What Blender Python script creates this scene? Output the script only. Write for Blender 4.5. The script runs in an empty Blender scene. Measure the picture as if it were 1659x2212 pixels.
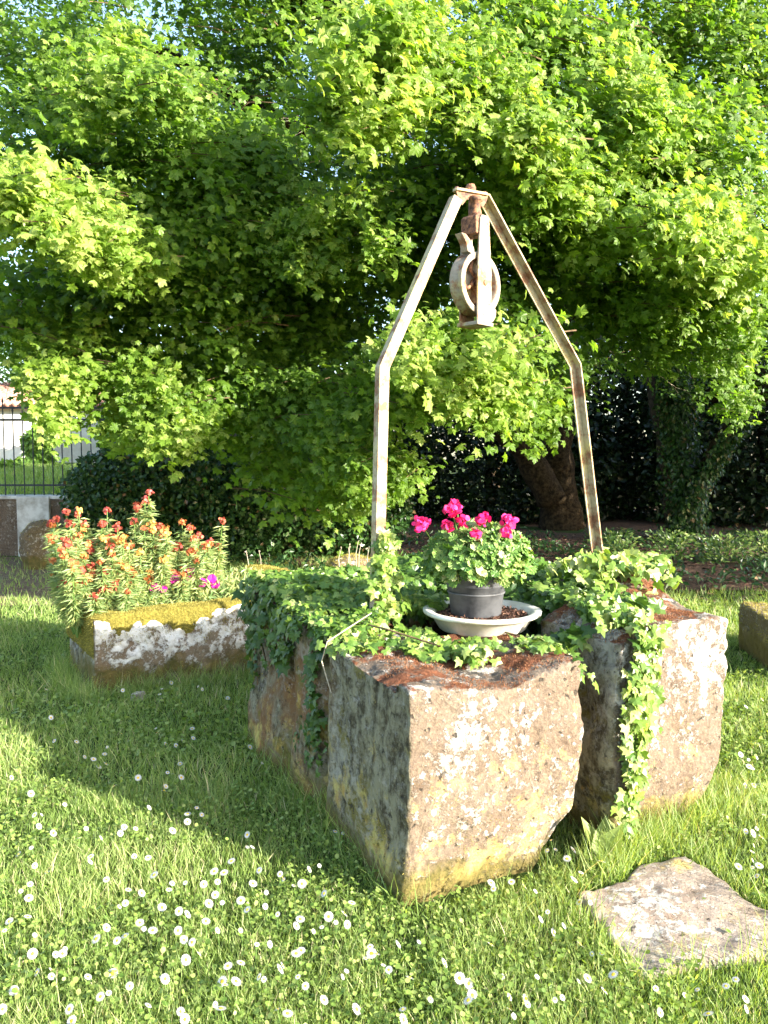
import bpy, bmesh, math, random
import numpy as np
from mathutils import Vector, Matrix, noise

R = math.radians
rng = np.random.default_rng(7)
random.seed(7)
scene = bpy.context.scene
COL = scene.collection

# ------------------------------------------------------------------ camera, sky, sun, exposure
CAM_H, PITCH, F, CX, CY = 1.55, R(4.1), 1703.0, 829.5, 1106.0
cam_data = bpy.data.cameras.new("camera")
cam = bpy.data.objects.new("camera", cam_data)
COL.objects.link(cam)
cam.location = (0, 0, CAM_H)
cam.rotation_euler = (R(90) - PITCH, 0, 0)
cam_data.sensor_fit = 'VERTICAL'
cam_data.sensor_height = 24
cam_data.lens = 24 * F / 2212
cam_data.clip_end = 900
cam_data.clip_start = 0.05
scene.camera = cam

SUN_EL, SUN_AZ = R(19), math.atan2(.846, -.533)      # azimuth measured from +Y towards +X
world = bpy.data.worlds.new("World")
scene.world = world
world.use_nodes = True
wn = world.node_tree
bg = wn.nodes.get('Background') or wn.nodes.new('ShaderNodeBackground')
sky = wn.nodes.new('ShaderNodeTexSky')
sky.sky_type = 'NISHITA'
sky.sun_disc = False
sky.sun_elevation = SUN_EL
sky.sun_rotation = SUN_AZ
sky.air_density = 1.0
sky.dust_density = 1.4
sky.ozone_density = 0.9
wn.links.new(sky.outputs[0], bg.inputs[0])
bg.inputs[1].default_value = 0.15
out = wn.nodes.get('World Output') or wn.nodes.new('ShaderNodeOutputWorld')
wn.links.new(bg.outputs[0], out.inputs[0])

sun_data = bpy.data.lights.new("sun", 'SUN')
sun_data.energy = 5.0
sun_data.angle = R(0.55)
sun_data.color = (1.0, 0.93, 0.80)
sun = bpy.data.objects.new("sun", sun_data)
COL.objects.link(sun)
sdir = Vector((math.sin(SUN_AZ) * math.cos(SUN_EL), math.cos(SUN_AZ) * math.cos(SUN_EL), math.sin(SUN_EL)))
sun.rotation_euler = sdir.to_track_quat('Z', 'Y').to_euler()

vs = scene.view_settings
vs.view_transform = 'Standard'
vs.look = 'None'
vs.gamma = 1
vs.exposure = 2.22
vs.use_curve_mapping = False
scene.cycles.max_bounces = 8
scene.cycles.diffuse_bounces = 5
scene.cycles.transmission_bounces = 6
scene.cycles.transparent_max_bounces = 4

# ------------------------------------------------------------------ pixel helpers (photo at 1659 x 2212)
def ray(px, py):
    a, b = (px - CX) / F, -(py - CY) / F
    c, s = math.cos(PITCH), math.sin(PITCH)
    return Vector((a, c + b * s, -s + b * c))
def at(px, py, Y):
    d = ray(px, py); t = Y / d.y
    return Vector((d.x * t, Y, CAM_H + d.z * t))
def gz(px, py, z=0.0):
    d = ray(px, py); t = (z - CAM_H) / d.z
    return Vector((d.x * t, d.y * t, z))
def proj(P):
    c, s = math.cos(PITCH), math.sin(PITCH)
    x, y, z = P[..., 0], P[..., 1], P[..., 2] - CAM_H
    f = y * c - z * s; u = y * s + z * c
    f = np.maximum(f, .01)
    return CX + F * x / f, CY - F * u / f, f

# ------------------------------------------------------------------ object helpers
def tag(o, label=None, cat=None, group=None, kind=None):
    if label: o['label'] = label
    if cat: o['category'] = cat
    if group: o['group'] = group
    if kind: o['kind'] = kind
    return o
def empty(name, loc=(0, 0, 0), rz=0, label=None, cat=None, group=None):
    o = bpy.data.objects.new(name, None); COL.objects.link(o)
    o.empty_display_size = .1
    o.location = loc; o.rotation_euler = (0, 0, rz)
    return tag(o, label, cat, group)
def link(name, me, parent=None, mat=None, kind=None):
    o = bpy.data.objects.new(name, me); COL.objects.link(o)
    if mat and not me.materials: me.materials.append(mat)
    if parent: o.parent = parent
    if kind: o['kind'] = kind
    return o
def tri_mesh(name, V, T, tint=None, smooth=False):
    me = bpy.data.meshes.new(name)
    V = np.ascontiguousarray(V, dtype=np.float32); T = np.ascontiguousarray(T, dtype=np.int32)
    n, m = len(V), len(T)
    me.vertices.add(n); me.vertices.foreach_set('co', V.ravel())
    me.loops.add(m * 3); me.loops.foreach_set('vertex_index', T.ravel())
    me.polygons.add(m); me.polygons.foreach_set('loop_start', np.arange(0, m * 3, 3, dtype=np.int32))
    try: me.polygons.foreach_set('loop_total', np.full(m, 3, dtype=np.int32))
    except Exception: pass
    me.polygons.foreach_set('use_smooth', np.full(m, smooth, dtype=bool))
    if tint is not None:
        a = me.attributes.new('tint', 'FLOAT', 'POINT')
        a.data.foreach_set('value', np.ascontiguousarray(tint, dtype=np.float32))
    me.update(calc_edges=True)
    return me
def norm(a):
    return a / np.maximum(np.linalg.norm(a, axis=-1, keepdims=True), 1e-9)
def frames(n, d):
    """columns: side, along(d made square to n), normal"""
    n = norm(n); d = norm(d - (d * n).sum(-1, keepdims=True) * n); s = np.cross(d, n)
    return np.stack([s, d, n], axis=-1)
def inst_arrays(tv, tf, pos, M):
    K = len(tv); N = len(pos)
    V = np.einsum('nij,kj->nki', M, tv) + pos[:, None, :]
    T = tf[None] + (np.arange(N) * K)[:, None, None]
    return V.reshape(-1, 3), T.reshape(-1, 3)
def inst(name, tmpl, pos, M, mat, parent=None, tint=None, kind='stuff'):
    tv, tf = tmpl
    V, T = inst_arrays(tv, tf, pos, M)
    if tint is None: tint = rng.random(len(pos))
    me = tri_mesh(name, V, T, np.repeat(tint, len(tv)))
    return link(name, me, parent, mat, kind)

class MB:
    """collects shapes, then links them as ONE mesh"""
    def __init__(s): s.v = []; s.f = []; s.n = 0
    def add(s, V, Fc):
        s.v += [tuple(p) for p in V]; s.f += [tuple(i + s.n for i in f) for f in Fc]; s.n += len(V); return s
    def box(s, c, size, rz=0.0):
        cx, cy, cz = c; a, b, h = [q / 2 for q in size]; co, si = math.cos(rz), math.sin(rz)
        V = [(cx + x * co - y * si, cy + x * si + y * co, cz + z) for z in (-h, h) for x, y in ((-a, -b), (a, -b), (a, b), (-a, b))]
        return s.add(V, [(3, 2, 1, 0), (4, 5, 6, 7), (0, 1, 5, 4), (1, 2, 6, 5), (2, 3, 7, 6), (3, 0, 4, 7)])
    def tube(s, pts, rad, n=8, cap=True, wob=0.0):
        pts = [Vector(p) for p in pts]; base = s.n; V = []; Fc = []
        if not hasattr(rad, '__len__'): rad = [rad] * len(pts)
        up = Vector((0.13, 0.21, 1)).normalized(); prev = None
        for i, p in enumerate(pts):
            t = (pts[min(i + 1, len(pts) - 1)] - pts[max(i - 1, 0)]).normalized()
            a = t.cross(up) if prev is None else prev - t * prev.dot(t)
            if a.length < 1e-4: a = t.cross(Vector((1, 0, 0)))
            a.normalize(); prev = a; b = t.cross(a)
            for k in range(n):
                an = 2 * math.pi * k / n
                r = rad[i] * (1 + wob * noise.noise(Vector((an * 1.3, p.z * 1.5 + i * .2, 3.1))))
                V.append(p + (a * math.cos(an) + b * math.sin(an)) * r)
        for i in range(len(pts) - 1):
            for k in range(n):
                Fc.append((i * n + k, i * n + (k + 1) % n, (i + 1) * n + (k + 1) % n, (i + 1) * n + k))
        if cap:
            Fc.append(tuple(range(n - 1, -1, -1))); Fc.append(tuple((len(pts) - 1) * n + k for k in range(n)))
        return s.add(V, Fc)
    def lathe(s, prof, n=48, M=None, closed=False):
        V = []; Fc = []; m = len(prof)
        for k in range(n):
            an = 2 * math.pi * k / n
            for r, z in prof:
                p = Vector((r * math.cos(an), r * math.sin(an), z)); V.append(M @ p if M else p)
        for k in range(n):
            k2 = (k + 1) % n
            for i in range(m if closed else m - 1):
                j = (i + 1) % m
                Fc.append((k * m + i, k2 * m + i, k2 * m + j, k * m + j))
        return s.add(V, Fc)
    def prism(s, poly, h0, h1, M=None):
        """poly (x,y) extruded z h0..h1, then moved by M"""
        n = len(poly); V = [Vector((x, y, h)) for h in (h0, h1) for x, y in poly]
        if M: V = [M @ p for p in V]
        Fc = [tuple(range(n - 1, -1, -1)), tuple(range(n, 2 * n))] + [(i, (i + 1) % n, n + (i + 1) % n, n + i) for i in range(n)]
        return s.add(V, Fc)
    def build(s, name, mat, parent=None, kind=None, smooth=False, bevel=0.0):
        me = bpy.data.meshes.new(name); me.from_pydata(s.v, [], s.f); me.update()
        bm = bmesh.new(); bm.from_mesh(me); bmesh.ops.recalc_face_normals(bm, faces=bm.faces)
        if bevel: bmesh.ops.bevel(bm, geom=[e for e in bm.edges if e.is_manifold and e.calc_face_angle(0) > .5], offset=bevel, segments=2, affect='EDGES', profile=.5)
        bm.to_mesh(me); bm.free()
        if smooth: me.polygons.foreach_set('use_smooth', [True] * len(me.polygons))
        return link(name, me, parent, mat, kind)

# ------------------------------------------------------------------ materials
def newmat(name):
    m = bpy.data.materials.new(name); m.use_nodes = True; nt = m.node_tree
    p = nt.nodes['Principled BSDF']; return m, nt, p
class NT:
    def __init__(s, nt): s.nt = nt; s.L = nt.links.new
    def n(s, t, **k):
        x = s.nt.nodes.new(t)
        for a, b in k.items(): setattr(x, a, b)
        return x
    def coord(s, which='Object', scale=(1, 1, 1)):
        c = s.n('ShaderNodeTexCoord'); m = s.n('ShaderNodeMapping'); m.inputs['Scale'].default_value = scale
        s.L(c.outputs[which], m.inputs[0]); return m.outputs[0]
    def noise(s, co, scale, detail=6, rough=.6, dist=0.0):
        x = s.n('ShaderNodeTexNoise'); x.inputs['Scale'].default_value = scale; x.inputs['Detail'].default_value = detail
        x.inputs['Roughness'].default_value = rough; x.inputs['Distortion'].default_value = dist
        s.L(co, x.inputs['Vector']); return x.outputs['Fac']
    def ramp(s, fac, stops, interp='LINEAR'):
        r = s.n('ShaderNodeValToRGB'); cr = r.color_ramp; cr.interpolation = interp
        while len(cr.elements) < len(stops): cr.elements.new(.5)
        for e, (p, c) in zip(cr.elements, stops):
            e.position = p; e.color = (*c, 1) if hasattr(c, '__len__') else (c, c, c, 1)
        s.L(fac, r.inputs[0]); return r.outputs[0]
    def mix(s, fac, a, b):
        m = s.n('ShaderNodeMix', data_type='RGBA')
        for sock, val in ((m.inputs[0], fac), (m.inputs[6], a), (m.inputs[7], b)):
            if hasattr(val, 'is_linked') or isinstance(val, bpy.types.NodeSocket): s.L(val, sock)
            else: sock.default_value = (*val, 1) if hasattr(val, '__len__') else val
        return m.outputs[2]
    def math(s, op, a, b=0.0, clamp=False):
        m = s.n('ShaderNodeMath', operation=op); m.use_clamp = clamp
        for i, v in enumerate((a, b)):
            if isinstance(v, bpy.types.NodeSocket): s.L(v, m.inputs[i])
            else: m.inputs[i].default_value = v
        return m.outputs[0]
    def maprange(s, v, a, b, c=0.0, d=1.0):
        m = s.n('ShaderNodeMapRange'); m.clamp = True
        s.L(v, m.inputs[0]); m.inputs[1].default_value = a; m.inputs[2].default_value = b
        m.inputs[3].default_value = c; m.inputs[4].default_value = d; return m.outputs[0]
    def bump(s, h, strength, dist, prin):
        b = s.n('ShaderNodeBump'); b.inputs['Strength'].default_value = strength; b.inputs['Distance'].default_value = dist
        s.L(h, b.inputs['Height']); s.L(b.outputs[0], prin.inputs['Normal']); return b

def leaf_mat(name, stops, trans=.45, rough=.45, tcol=None, spec=.35):
    m, nt, p = newmat(name); N = NT(nt)
    a = N.n('ShaderNodeAttribute', attribute_name='tint')
    c = N.ramp(a.outputs['Fac'], stops)
    N.L(c, p.inputs['Base Color']); p.inputs['Roughness'].default_value = rough
    p.inputs['Specular IOR Level'].default_value = spec
    tr = N.n('ShaderNodeBsdfTranslucent')
    mul = N.n('ShaderNodeMix', data_type='RGBA', blend_type='MULTIPLY'); mul.inputs[0].default_value = 1
    N.L(c, mul.inputs[6]); mul.inputs[7].default_value = (*(tcol or (1.9, 1.8, .6)), 1)
    N.L(mul.outputs[2], tr.inputs[0])
    mx = N.n('ShaderNodeMixShader'); mx.inputs[0].default_value = trans
    N.L(p.outputs[0], mx.inputs[1]); N.L(tr.outputs[0], mx.inputs[2])
    N.L(mx.outputs[0], nt.nodes['Material Output'].inputs[0])
    return m

def stone_mat(name, brown=(.115, .080, .060), grey=(.175, .145, .118), white=(.54, .51, .47), wthr=.52, ythr=.6, ymask=(.05, .55),
              moss_low=.14, topred=True, shade_side=True, dark=.62, mosscol=(.09, .085, .02), red=(.18, .07, .035), seed=0.0):
    m, nt, p = newmat(name); N = NT(nt)
    c0 = N.n('ShaderNodeTexCoord'); mp = N.n('ShaderNodeMapping'); mp.inputs['Location'].default_value = (seed, seed * .7, 0)
    N.L(c0.outputs['Object'], mp.inputs[0]); co = mp.outputs[0]
    sep = N.n('ShaderNodeSeparateXYZ'); N.L(c0.outputs['Object'], sep.inputs[0]); z = sep.outputs[2]
    nsep = N.n('ShaderNodeSeparateXYZ'); N.L(c0.outputs['Normal'], nsep.inputs[0])
    n1 = N.noise(co, 3.2, 8, .65); n2 = N.noise(co, 17, 8, .7)
    base = N.mix(N.maprange(n1, .35, .65), brown, grey)
    base = N.mix(N.maprange(n2, .3, .75), N.mix(.55, base, (.09, .06, .035)), base)
    fine = N.noise(co, 70, 6, .7)
    base = N.mix(N.maprange(fine, .45, .7, 0, .5), base, (.33, .26, .18))
    # white lichen, crusty blotches of several sizes
    w1 = N.noise(co, 11, 13, .74, .12); wbig = N.noise(co, 2.3, 3, .5)
    wv = N.math('ADD', w1, N.math('MULTIPLY', N.math('SUBTRACT', wbig, .5), .42))
    wv = N.math('ADD', wv, N.maprange(z, .1, .8, -.05, .06))
    wv = N.math('ADD', wv, N.math('MULTIPLY', N.math('SUBTRACT', fine, .5), .12))
    wf = N.maprange(wv, wthr, wthr + .06, 0, .92)
    sp1 = N.noise(co, 27, 9, .74); wf = N.math('MAXIMUM', wf, N.maprange(N.math('ADD', sp1, N.math('MULTIPLY', N.math('SUBTRACT', wbig, .5), .3)), .548, .59, 0, .7))
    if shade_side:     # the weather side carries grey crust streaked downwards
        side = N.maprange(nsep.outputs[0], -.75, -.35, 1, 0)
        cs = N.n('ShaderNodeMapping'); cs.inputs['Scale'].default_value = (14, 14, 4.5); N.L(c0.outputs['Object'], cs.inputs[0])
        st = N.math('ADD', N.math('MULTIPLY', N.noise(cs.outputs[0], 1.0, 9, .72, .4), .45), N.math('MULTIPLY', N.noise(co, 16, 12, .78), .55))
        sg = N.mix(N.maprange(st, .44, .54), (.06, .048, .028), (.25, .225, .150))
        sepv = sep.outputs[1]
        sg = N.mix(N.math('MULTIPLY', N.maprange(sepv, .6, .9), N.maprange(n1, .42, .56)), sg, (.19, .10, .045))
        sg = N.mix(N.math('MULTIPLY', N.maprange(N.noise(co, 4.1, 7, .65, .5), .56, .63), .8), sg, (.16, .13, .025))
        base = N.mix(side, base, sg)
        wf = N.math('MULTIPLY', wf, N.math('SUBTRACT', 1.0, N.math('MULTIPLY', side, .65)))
    col = N.mix(wf, base, N.mix(N.maprange(n2, .3, .55), (.5, .45, .37), white))
    # yellow and orange lichen
    y1 = N.noise(co, 6.3, 12, .76, .1)
    yz = N.math('MULTIPLY', N.maprange(z, ymask[1], ymask[0], 0, .1), 1.0)
    yf = N.maprange(N.math('ADD', y1, yz), ythr, ythr + .12, 0, .8)
    col = N.mix(yf, col, N.mix(N.maprange(n2, .38, .55), (.46, .27, .07), (.58, .47, .15)))
    # dark pits and black crust
    vo = N.noise(co, 30, 5, .6); df = N.maprange(vo, dark, dark + .05, 0, .85)
    col = N.mix(df, col, (.045, .04, .033))
    if topred:
        tf_ = N.maprange(nsep.outputs[2], .55, .85)
        r1 = N.noise(co, 6, 8, .7, .4)
        col = N.mix(N.math('MULTIPLY', tf_, N.maprange(r1, .47, .53)), col, N.mix(N.maprange(fine, .4, .6), (.10, .035, .015), red))
        col = N.mix(N.math('MULTIPLY', N.math('MULTIPLY', tf_, N.maprange(r1, .50, .42)), N.maprange(vo, .45, .6)), col, (.07, .065, .06))
    mz = N.math('ADD', z, N.math('MULTIPLY', N.math('SUBTRACT', n1, .5), .5))
    col = N.mix(N.maprange(mz, moss_low, moss_low - .09, 0, .9), col, N.mix(N.maprange(n2, .4, .6), mosscol, (.16, .12, .035)))
    N.L(col, p.inputs['Base Color']); p.inputs['Roughness'].default_value = .93; p.inputs['Specular IOR Level'].default_value = .2
    h = N.math('ADD', N.math('MULTIPLY', n2, 1.0), N.math('MULTIPLY', fine, .5))
    h = N.math('ADD', h, N.math('MULTIPLY', wf, .25)); h = N.math('SUBTRACT', h, N.math('MULTIPLY', df, .5))
    N.bump(h, 1.0, .02, p)
    return m

def simple(name, col, rough=.6, metal=0.0, var=None, scale=12, bump=0.0, bdist=.01, lo=.4, hi=.6, spec=.3, detail=8):
    m, nt, p = newmat(name); N = NT(nt)
    p.inputs['Roughness'].default_value = rough; p.inputs['Metallic'].default_value = metal; p.inputs['Specular IOR Level'].default_value = spec
    if var is not None:
        n = N.noise(N.coord(), scale, detail, .65); N.L(N.mix(N.maprange(n, lo, hi), col, var), p.inputs['Base Color'])
        if bump: N.bump(n, bump, bdist, p)
    else: p.inputs['Base Color'].default_value = (*col, 1)
    return m

M = {}
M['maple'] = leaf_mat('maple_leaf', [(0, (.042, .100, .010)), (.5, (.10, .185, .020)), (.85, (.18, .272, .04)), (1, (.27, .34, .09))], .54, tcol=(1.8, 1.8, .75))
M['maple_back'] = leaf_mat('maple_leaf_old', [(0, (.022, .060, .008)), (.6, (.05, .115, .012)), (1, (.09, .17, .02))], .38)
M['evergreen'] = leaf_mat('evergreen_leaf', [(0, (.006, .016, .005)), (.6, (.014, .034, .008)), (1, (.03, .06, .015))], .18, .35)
M['farleaf'] = leaf_mat('far_leaf', [(0, (.05, .11, .02)), (.6, (.12, .22, .035)), (1, (.22, .34, .08))], .35)
M['hedge'] = leaf_mat('hedge_leaf', [(0, (.012, .035, .010)), (.6, (.032, .080, .018)), (.93, (.07, .13, .04)), (1, (.16, .10, .05))], .2, .32)
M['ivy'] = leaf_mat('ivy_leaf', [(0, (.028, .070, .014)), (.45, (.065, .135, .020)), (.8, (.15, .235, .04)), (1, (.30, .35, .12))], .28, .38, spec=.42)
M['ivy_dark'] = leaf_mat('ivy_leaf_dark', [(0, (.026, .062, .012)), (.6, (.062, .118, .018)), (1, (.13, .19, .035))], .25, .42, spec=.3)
M['geranium'] = leaf_mat('geranium_leaf', [(0, (.04, .11, .02)), (.5, (.12, .22, .045)), (.8, (.24, .32, .10)), (1, (.45, .46, .26))], .25, .5)
M['wallleaf'] = leaf_mat('wallflower_leaf', [(0, (.10, .18, .06)), (.6, (.24, .32, .12)), (1, (.44, .44, .18))], .25, .5)
M['orange'] = leaf_mat('wallflower_petal', [(0, (.34, .045, .05)), (.45, (.46, .12, .06)), (.75, (.60, .24, .07)), (1, (.72, .44, .12))], .3, .5, (1.2, 1.0, .7))
M['magenta'] = leaf_mat('magenta_petal', [(0, (.50, .010, .10)), (.6, (.72, .015, .16)), (1, (.85, .05, .27))], .3, .5, (1.2, .8, 1.0))
M['purple'] = leaf_mat('purple_petal', [(0, (.40, .008, .20)), (1, (.62, .02, .36))], .3, .5, (1.2, .8, 1.0))
M['grass'] = leaf_mat('grass_blade', [(0, (.09, .16, .03)), (.45, (.20, .29, .075)), (.8, (.32, .39, .15)), (.93, (.40, .41, .20)), (1, (.50, .44, .28))], .35, .5)
M['clover'] = leaf_mat('clover_leaf', [(0, (.08, .15, .025)), (.5, (.18, .265, .055)), (1, (.30, .36, .11))], .35, .5)
M['moss'] = leaf_mat('moss_tuft', [(0, (.13, .12, .022)), (.5, (.27, .235, .05)), (1, (.44, .38, .12))], .3, .8)
M['moss_rust'] = leaf_mat('moss_rust_tuft', [(0, (.10, .04, .022)), (.5, (.19, .075, .035)), (1, (.30, .15, .07))], .2, .8)
M['petal'] = leaf_mat('daisy_petal', [(0, (.62, .61, .62)), (1, (.66, .64, .65))], .35, .6, (1, 1, 1))
M['daisy_disc'] = simple('daisy_disc', (.75, .48, .03), .8)
M['stem'] = simple('green_stem', (.10, .18, .04), .6)
M['mossbase'] = simple('moss_cushion', (.12, .105, .022), .95, var=(.22, .185, .04), scale=60, bump=.9, bdist=.02, spec=.1)
M['bark'] = simple('bark', (.015, .010, .006), .95, var=(.06, .042, .022), scale=14, bump=1.0, bdist=.04, spec=.15)
M['twig'] = simple('twig_bark', (.06, .038, .02), .9, var=(.14, .095, .05), scale=20, bump=.5)
M['drytwig'] = simple('dry_twig', (.30, .25, .18), .9, var=(.42, .37, .29), scale=30)
M['soil'] = simple('dark_soil', (.018, .009, .006), .95, var=(.13, .055, .03), scale=70, bump=1.0, bdist=.02, lo=.45, hi=.65)
M['white_plastic'] = simple('cream_plastic', (.50, .47, .38), .5, var=(.68, .66, .58), scale=9, spec=.4)
M['pot'] = simple('grey_pot_plastic', (.035, .037, .042), .6, var=(.085, .088, .095), scale=9, bump=.1)
M['wallstone'] = stone_mat('wall_render_stained', brown=(.07, .042, .03), grey=(.16, .12, .09), white=(.34, .30, .26), wthr=.60, ythr=.9, moss_low=-.5, topred=False, shade_side=False)
M['cream_wall'] = simple('cream_render', (.34, .31, .27), .9, var=(.60, .58, .54), scale=4, bump=.3)
M['white_wall'] = simple('white_render', (.56, .50, .44), .9, var=(.74, .71, .66), scale=1.2)
M['tile'] = simple('clay_tile', (.30, .13, .09), .9, var=(.45, .27, .2), scale=5)
M['iron'] = simple('black_iron', (.02, .024, .028), .55, var=(.045, .05, .055), scale=40)

def paint_rust(name, rustlo, rusthi, paint=(.44, .365, .225), rust=(.13, .05, .025)):
    m, nt, p = newmat(name); N = NT(nt); co = N.coord()
    n = N.noise(co, 11, 10, .72); f = N.noise(co, 55, 6, .7)
    c = N.mix(N.maprange(f, .35, .65), paint, tuple(q * .72 for q in paint))
    c = N.mix(N.maprange(N.noise(co, 5, 5, .6), .5, .62, 0, .8), c, (.52, .44, .16))
    c = N.mix(N.maprange(N.math('ADD', n, N.math('MULTIPLY', N.math('SUBTRACT', f, .5), .25)), rustlo, rusthi), c, N.mix(N.maprange(f, .4, .6), rust, (.26, .12, .055)))
    N.L(c, p.inputs['Base Color']); p.inputs['Roughness'].default_value = .75
    N.bump(N.math('ADD', n, f), .5, .004, p); return m
M['frame_paint'] = paint_rust('peeling_cream_paint', .47, .59)
M['pulley_paint'] = paint_rust('weathered_pulley_paint', .48, .60, (.34, .30, .235))
M['rust'] = paint_rust('rusty_iron', .25, .45, (.13, .06, .045), (.035, .012, .010))

# ground material
def ground_mat():
    m, nt, p = newmat('lawn_soil'); N = NT(nt); co = N.coord()
    n1 = N.noise(co, 1.3, 8, .6); n2 = N.noise(co, 22, 6, .7)
    c = N.mix(N.maprange(n1, .4, .62), (.035, .065, .012), (.06, .095, .02))
    c = N.mix(N.maprange(n2, .45, .7, 0, .7), c, (.055, .040, .022))
    N.L(c, p.inputs['Base Color']); p.inputs['Roughness'].default_value = 1; p.inputs['Specular IOR Level'].default_value = .1
    N.bump(n2, .8, .03, p); return m
M['ground'] = ground_mat()
M['litter'] = simple('leaf_litter', (.04, .022, .013), .95, var=(.17, .095, .06), scale=35, bump=1, bdist=.03)
M['path'] = simple('gravel_path', (.10, .062, .034), .95, var=(.22, .15, .09), scale=18, bump=.8, bdist=.02)

# ------------------------------------------------------------------ ground
def gh(x, y):
    return .018 * np.sin(x * 1.7 + 1.3) * np.sin(y * 1.3 + .4) + .012 * np.sin(x * 3.9 + y * 2.7)
g = np.sinh(np.linspace(-6.2, 6.2, 181)) * (300 / np.sinh(6.2))
gx, gy = np.meshgrid(g, g + 5)
V = np.stack([gx, gy, gh(gx, gy) * np.exp(-((gx ** 2 + (gy - 5) ** 2) / 900))], -1).reshape(-1, 3)
i = np.arange(180)[:, None] * 181 + np.arange(180)[None]
i = i.ravel()
T = np.concatenate([np.stack([i, i + 1, i + 182], 1), np.stack([i, i + 182, i + 181], 1)])
tag(link('ground', tri_mesh('ground', V, T, smooth=True), None, M['ground']), kind='structure')
def sheet(name, poly, z, mat):
    mb = MB(); n = 0; c = Vector((sum(p[0] for p in poly) / len(poly), sum(p[1] for p in poly) / len(poly), 0))
    me = bpy.data.meshes.new(name); bm = bmesh.new()
    vsx = [bm.verts.new((p[0], p[1], 0)) for p in poly]; bm.faces.new(vsx)
    bmesh.ops.triangulate(bm, faces=bm.faces)
    bmesh.ops.subdivide_edges(bm, edges=bm.edges, cuts=6, use_grid_fill=True)
    for v in bm.verts: v.co.z = float(gh(v.co.x, v.co.y)) + z
    bm.to_mesh(me); bm.free(); return tag(link(name, me, None, mat), kind='structure')
def wobbly(poly, n=4, amp=.15):
    o = []
    for a, b in zip(poly, poly[1:] + poly[:1]):
        for k in range(n):
            t = k / n; x = a[0] + (b[0] - a[0]) * t; y = a[1] + (b[1] - a[1]) * t
            o.append((x + amp * noise.noise(Vector((x * 2, y * 2, 1))), y + amp * noise.noise(Vector((x * 2, y * 2, 9)))))
    return o
sheet('path', wobbly([(-14, 8.3), (-3.4, 8.1), (-3.1, 9.6), (-4, 11.88), (-14, 11.88)]), .012, M['path'])
sheet('bare_soil', wobbly([(.3, 10.2), (3, 9.2), (5.8, 8.5), (12, 9.5), (13, 24), (-3, 24), (-4.2, 12.7), (-2, 11.4)], amp=.35), .014, M['litter'])

# ------------------------------------------------------------------ stone building
def remesh(build, voxel, smooth=6):
    bm = bmesh.new(); build(bm); me = bpy.data.meshes.new('tmp'); bm.to_mesh(me); bm.free()
    o = bpy.data.objects.new('tmp', me); COL.objects.link(o)
    r = o.modifiers.new('r', 'REMESH'); r.mode = 'VOXEL'; r.voxel_size = voxel
    s = o.modifiers.new('s', 'SMOOTH'); s.iterations = smooth; s.factor = .5
    dg = bpy.context.evaluated_depsgraph_get()
    res = bpy.data.meshes.new_from_object(o.evaluated_get(dg)); bpy.data.objects.remove(o); bpy.data.meshes.remove(me)
    return res
def boxes(bl):
    def f(bm):
        for x0, x1, y0, y1, z0, z1 in bl:
            mat = Matrix.Translation(((x0 + x1) / 2, (y0 + y1) / 2, (z0 + z1) / 2)) @ Matrix.Diagonal((x1 - x0, y1 - y0, z1 - z0, 1))
            bmesh.ops.create_cube(bm, size=1, matrix=mat)
    return f
def prism_bm(poly, z0, z1):
    def f(bm):
        a = [bm.verts.new((x, y, z0)) for x, y in poly]; b = [bm.verts.new((x, y, z1)) for x, y in poly]
        n = len(poly); bm.faces.new(a[::-1]); bm.faces.new(b)
        for i in range(n): bm.faces.new((a[i], a[(i + 1) % n], b[(i + 1) % n], b[i]))
        bmesh.ops.recalc_face_normals(bm, faces=bm.faces)
    return f
def rough(me, deform=None, amps=((1.6, .030), (4.5, .013), (11, .008), (26, .0055), (60, .003)), seed=0.0):
    n = len(me.vertices); co = np.empty(n * 3, np.float32); me.vertices.foreach_get('co', co); co = co.reshape(-1, 3)
    if deform: co = deform(co)
    me.vertices.foreach_set('co', co.ravel().astype(np.float32)); me.update()
    nr = np.empty(n * 3, np.float32); me.vertices.foreach_get('normal', nr); nr = nr.reshape(-1, 3)
    s = Vector((seed, seed * 2.3, seed * .7)); N_ = noise.noise
    d = np.zeros(n)
    for k in range(n):
        p = Vector(co[k]); t = 0.0
        for fq, am in amps: q_ = N_((p + s) * fq); t += am * (q_ if fq < 4 else q_ - .8 * max(0, q_ * -1 - .25) * 2)
        d[k] = t
    co = co + nr * d[:, None]
    me.vertices.foreach_set('co', co.ravel().astype(np.float32))
    me.polygons.foreach_set('use_smooth', np.ones(len(me.polygons), bool)); me.update(); return me
def sm(x, a, b):
    t = np.clip((x - a) / (b - a), 0, 1); return t * t * (3 - 2 * t)

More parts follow.
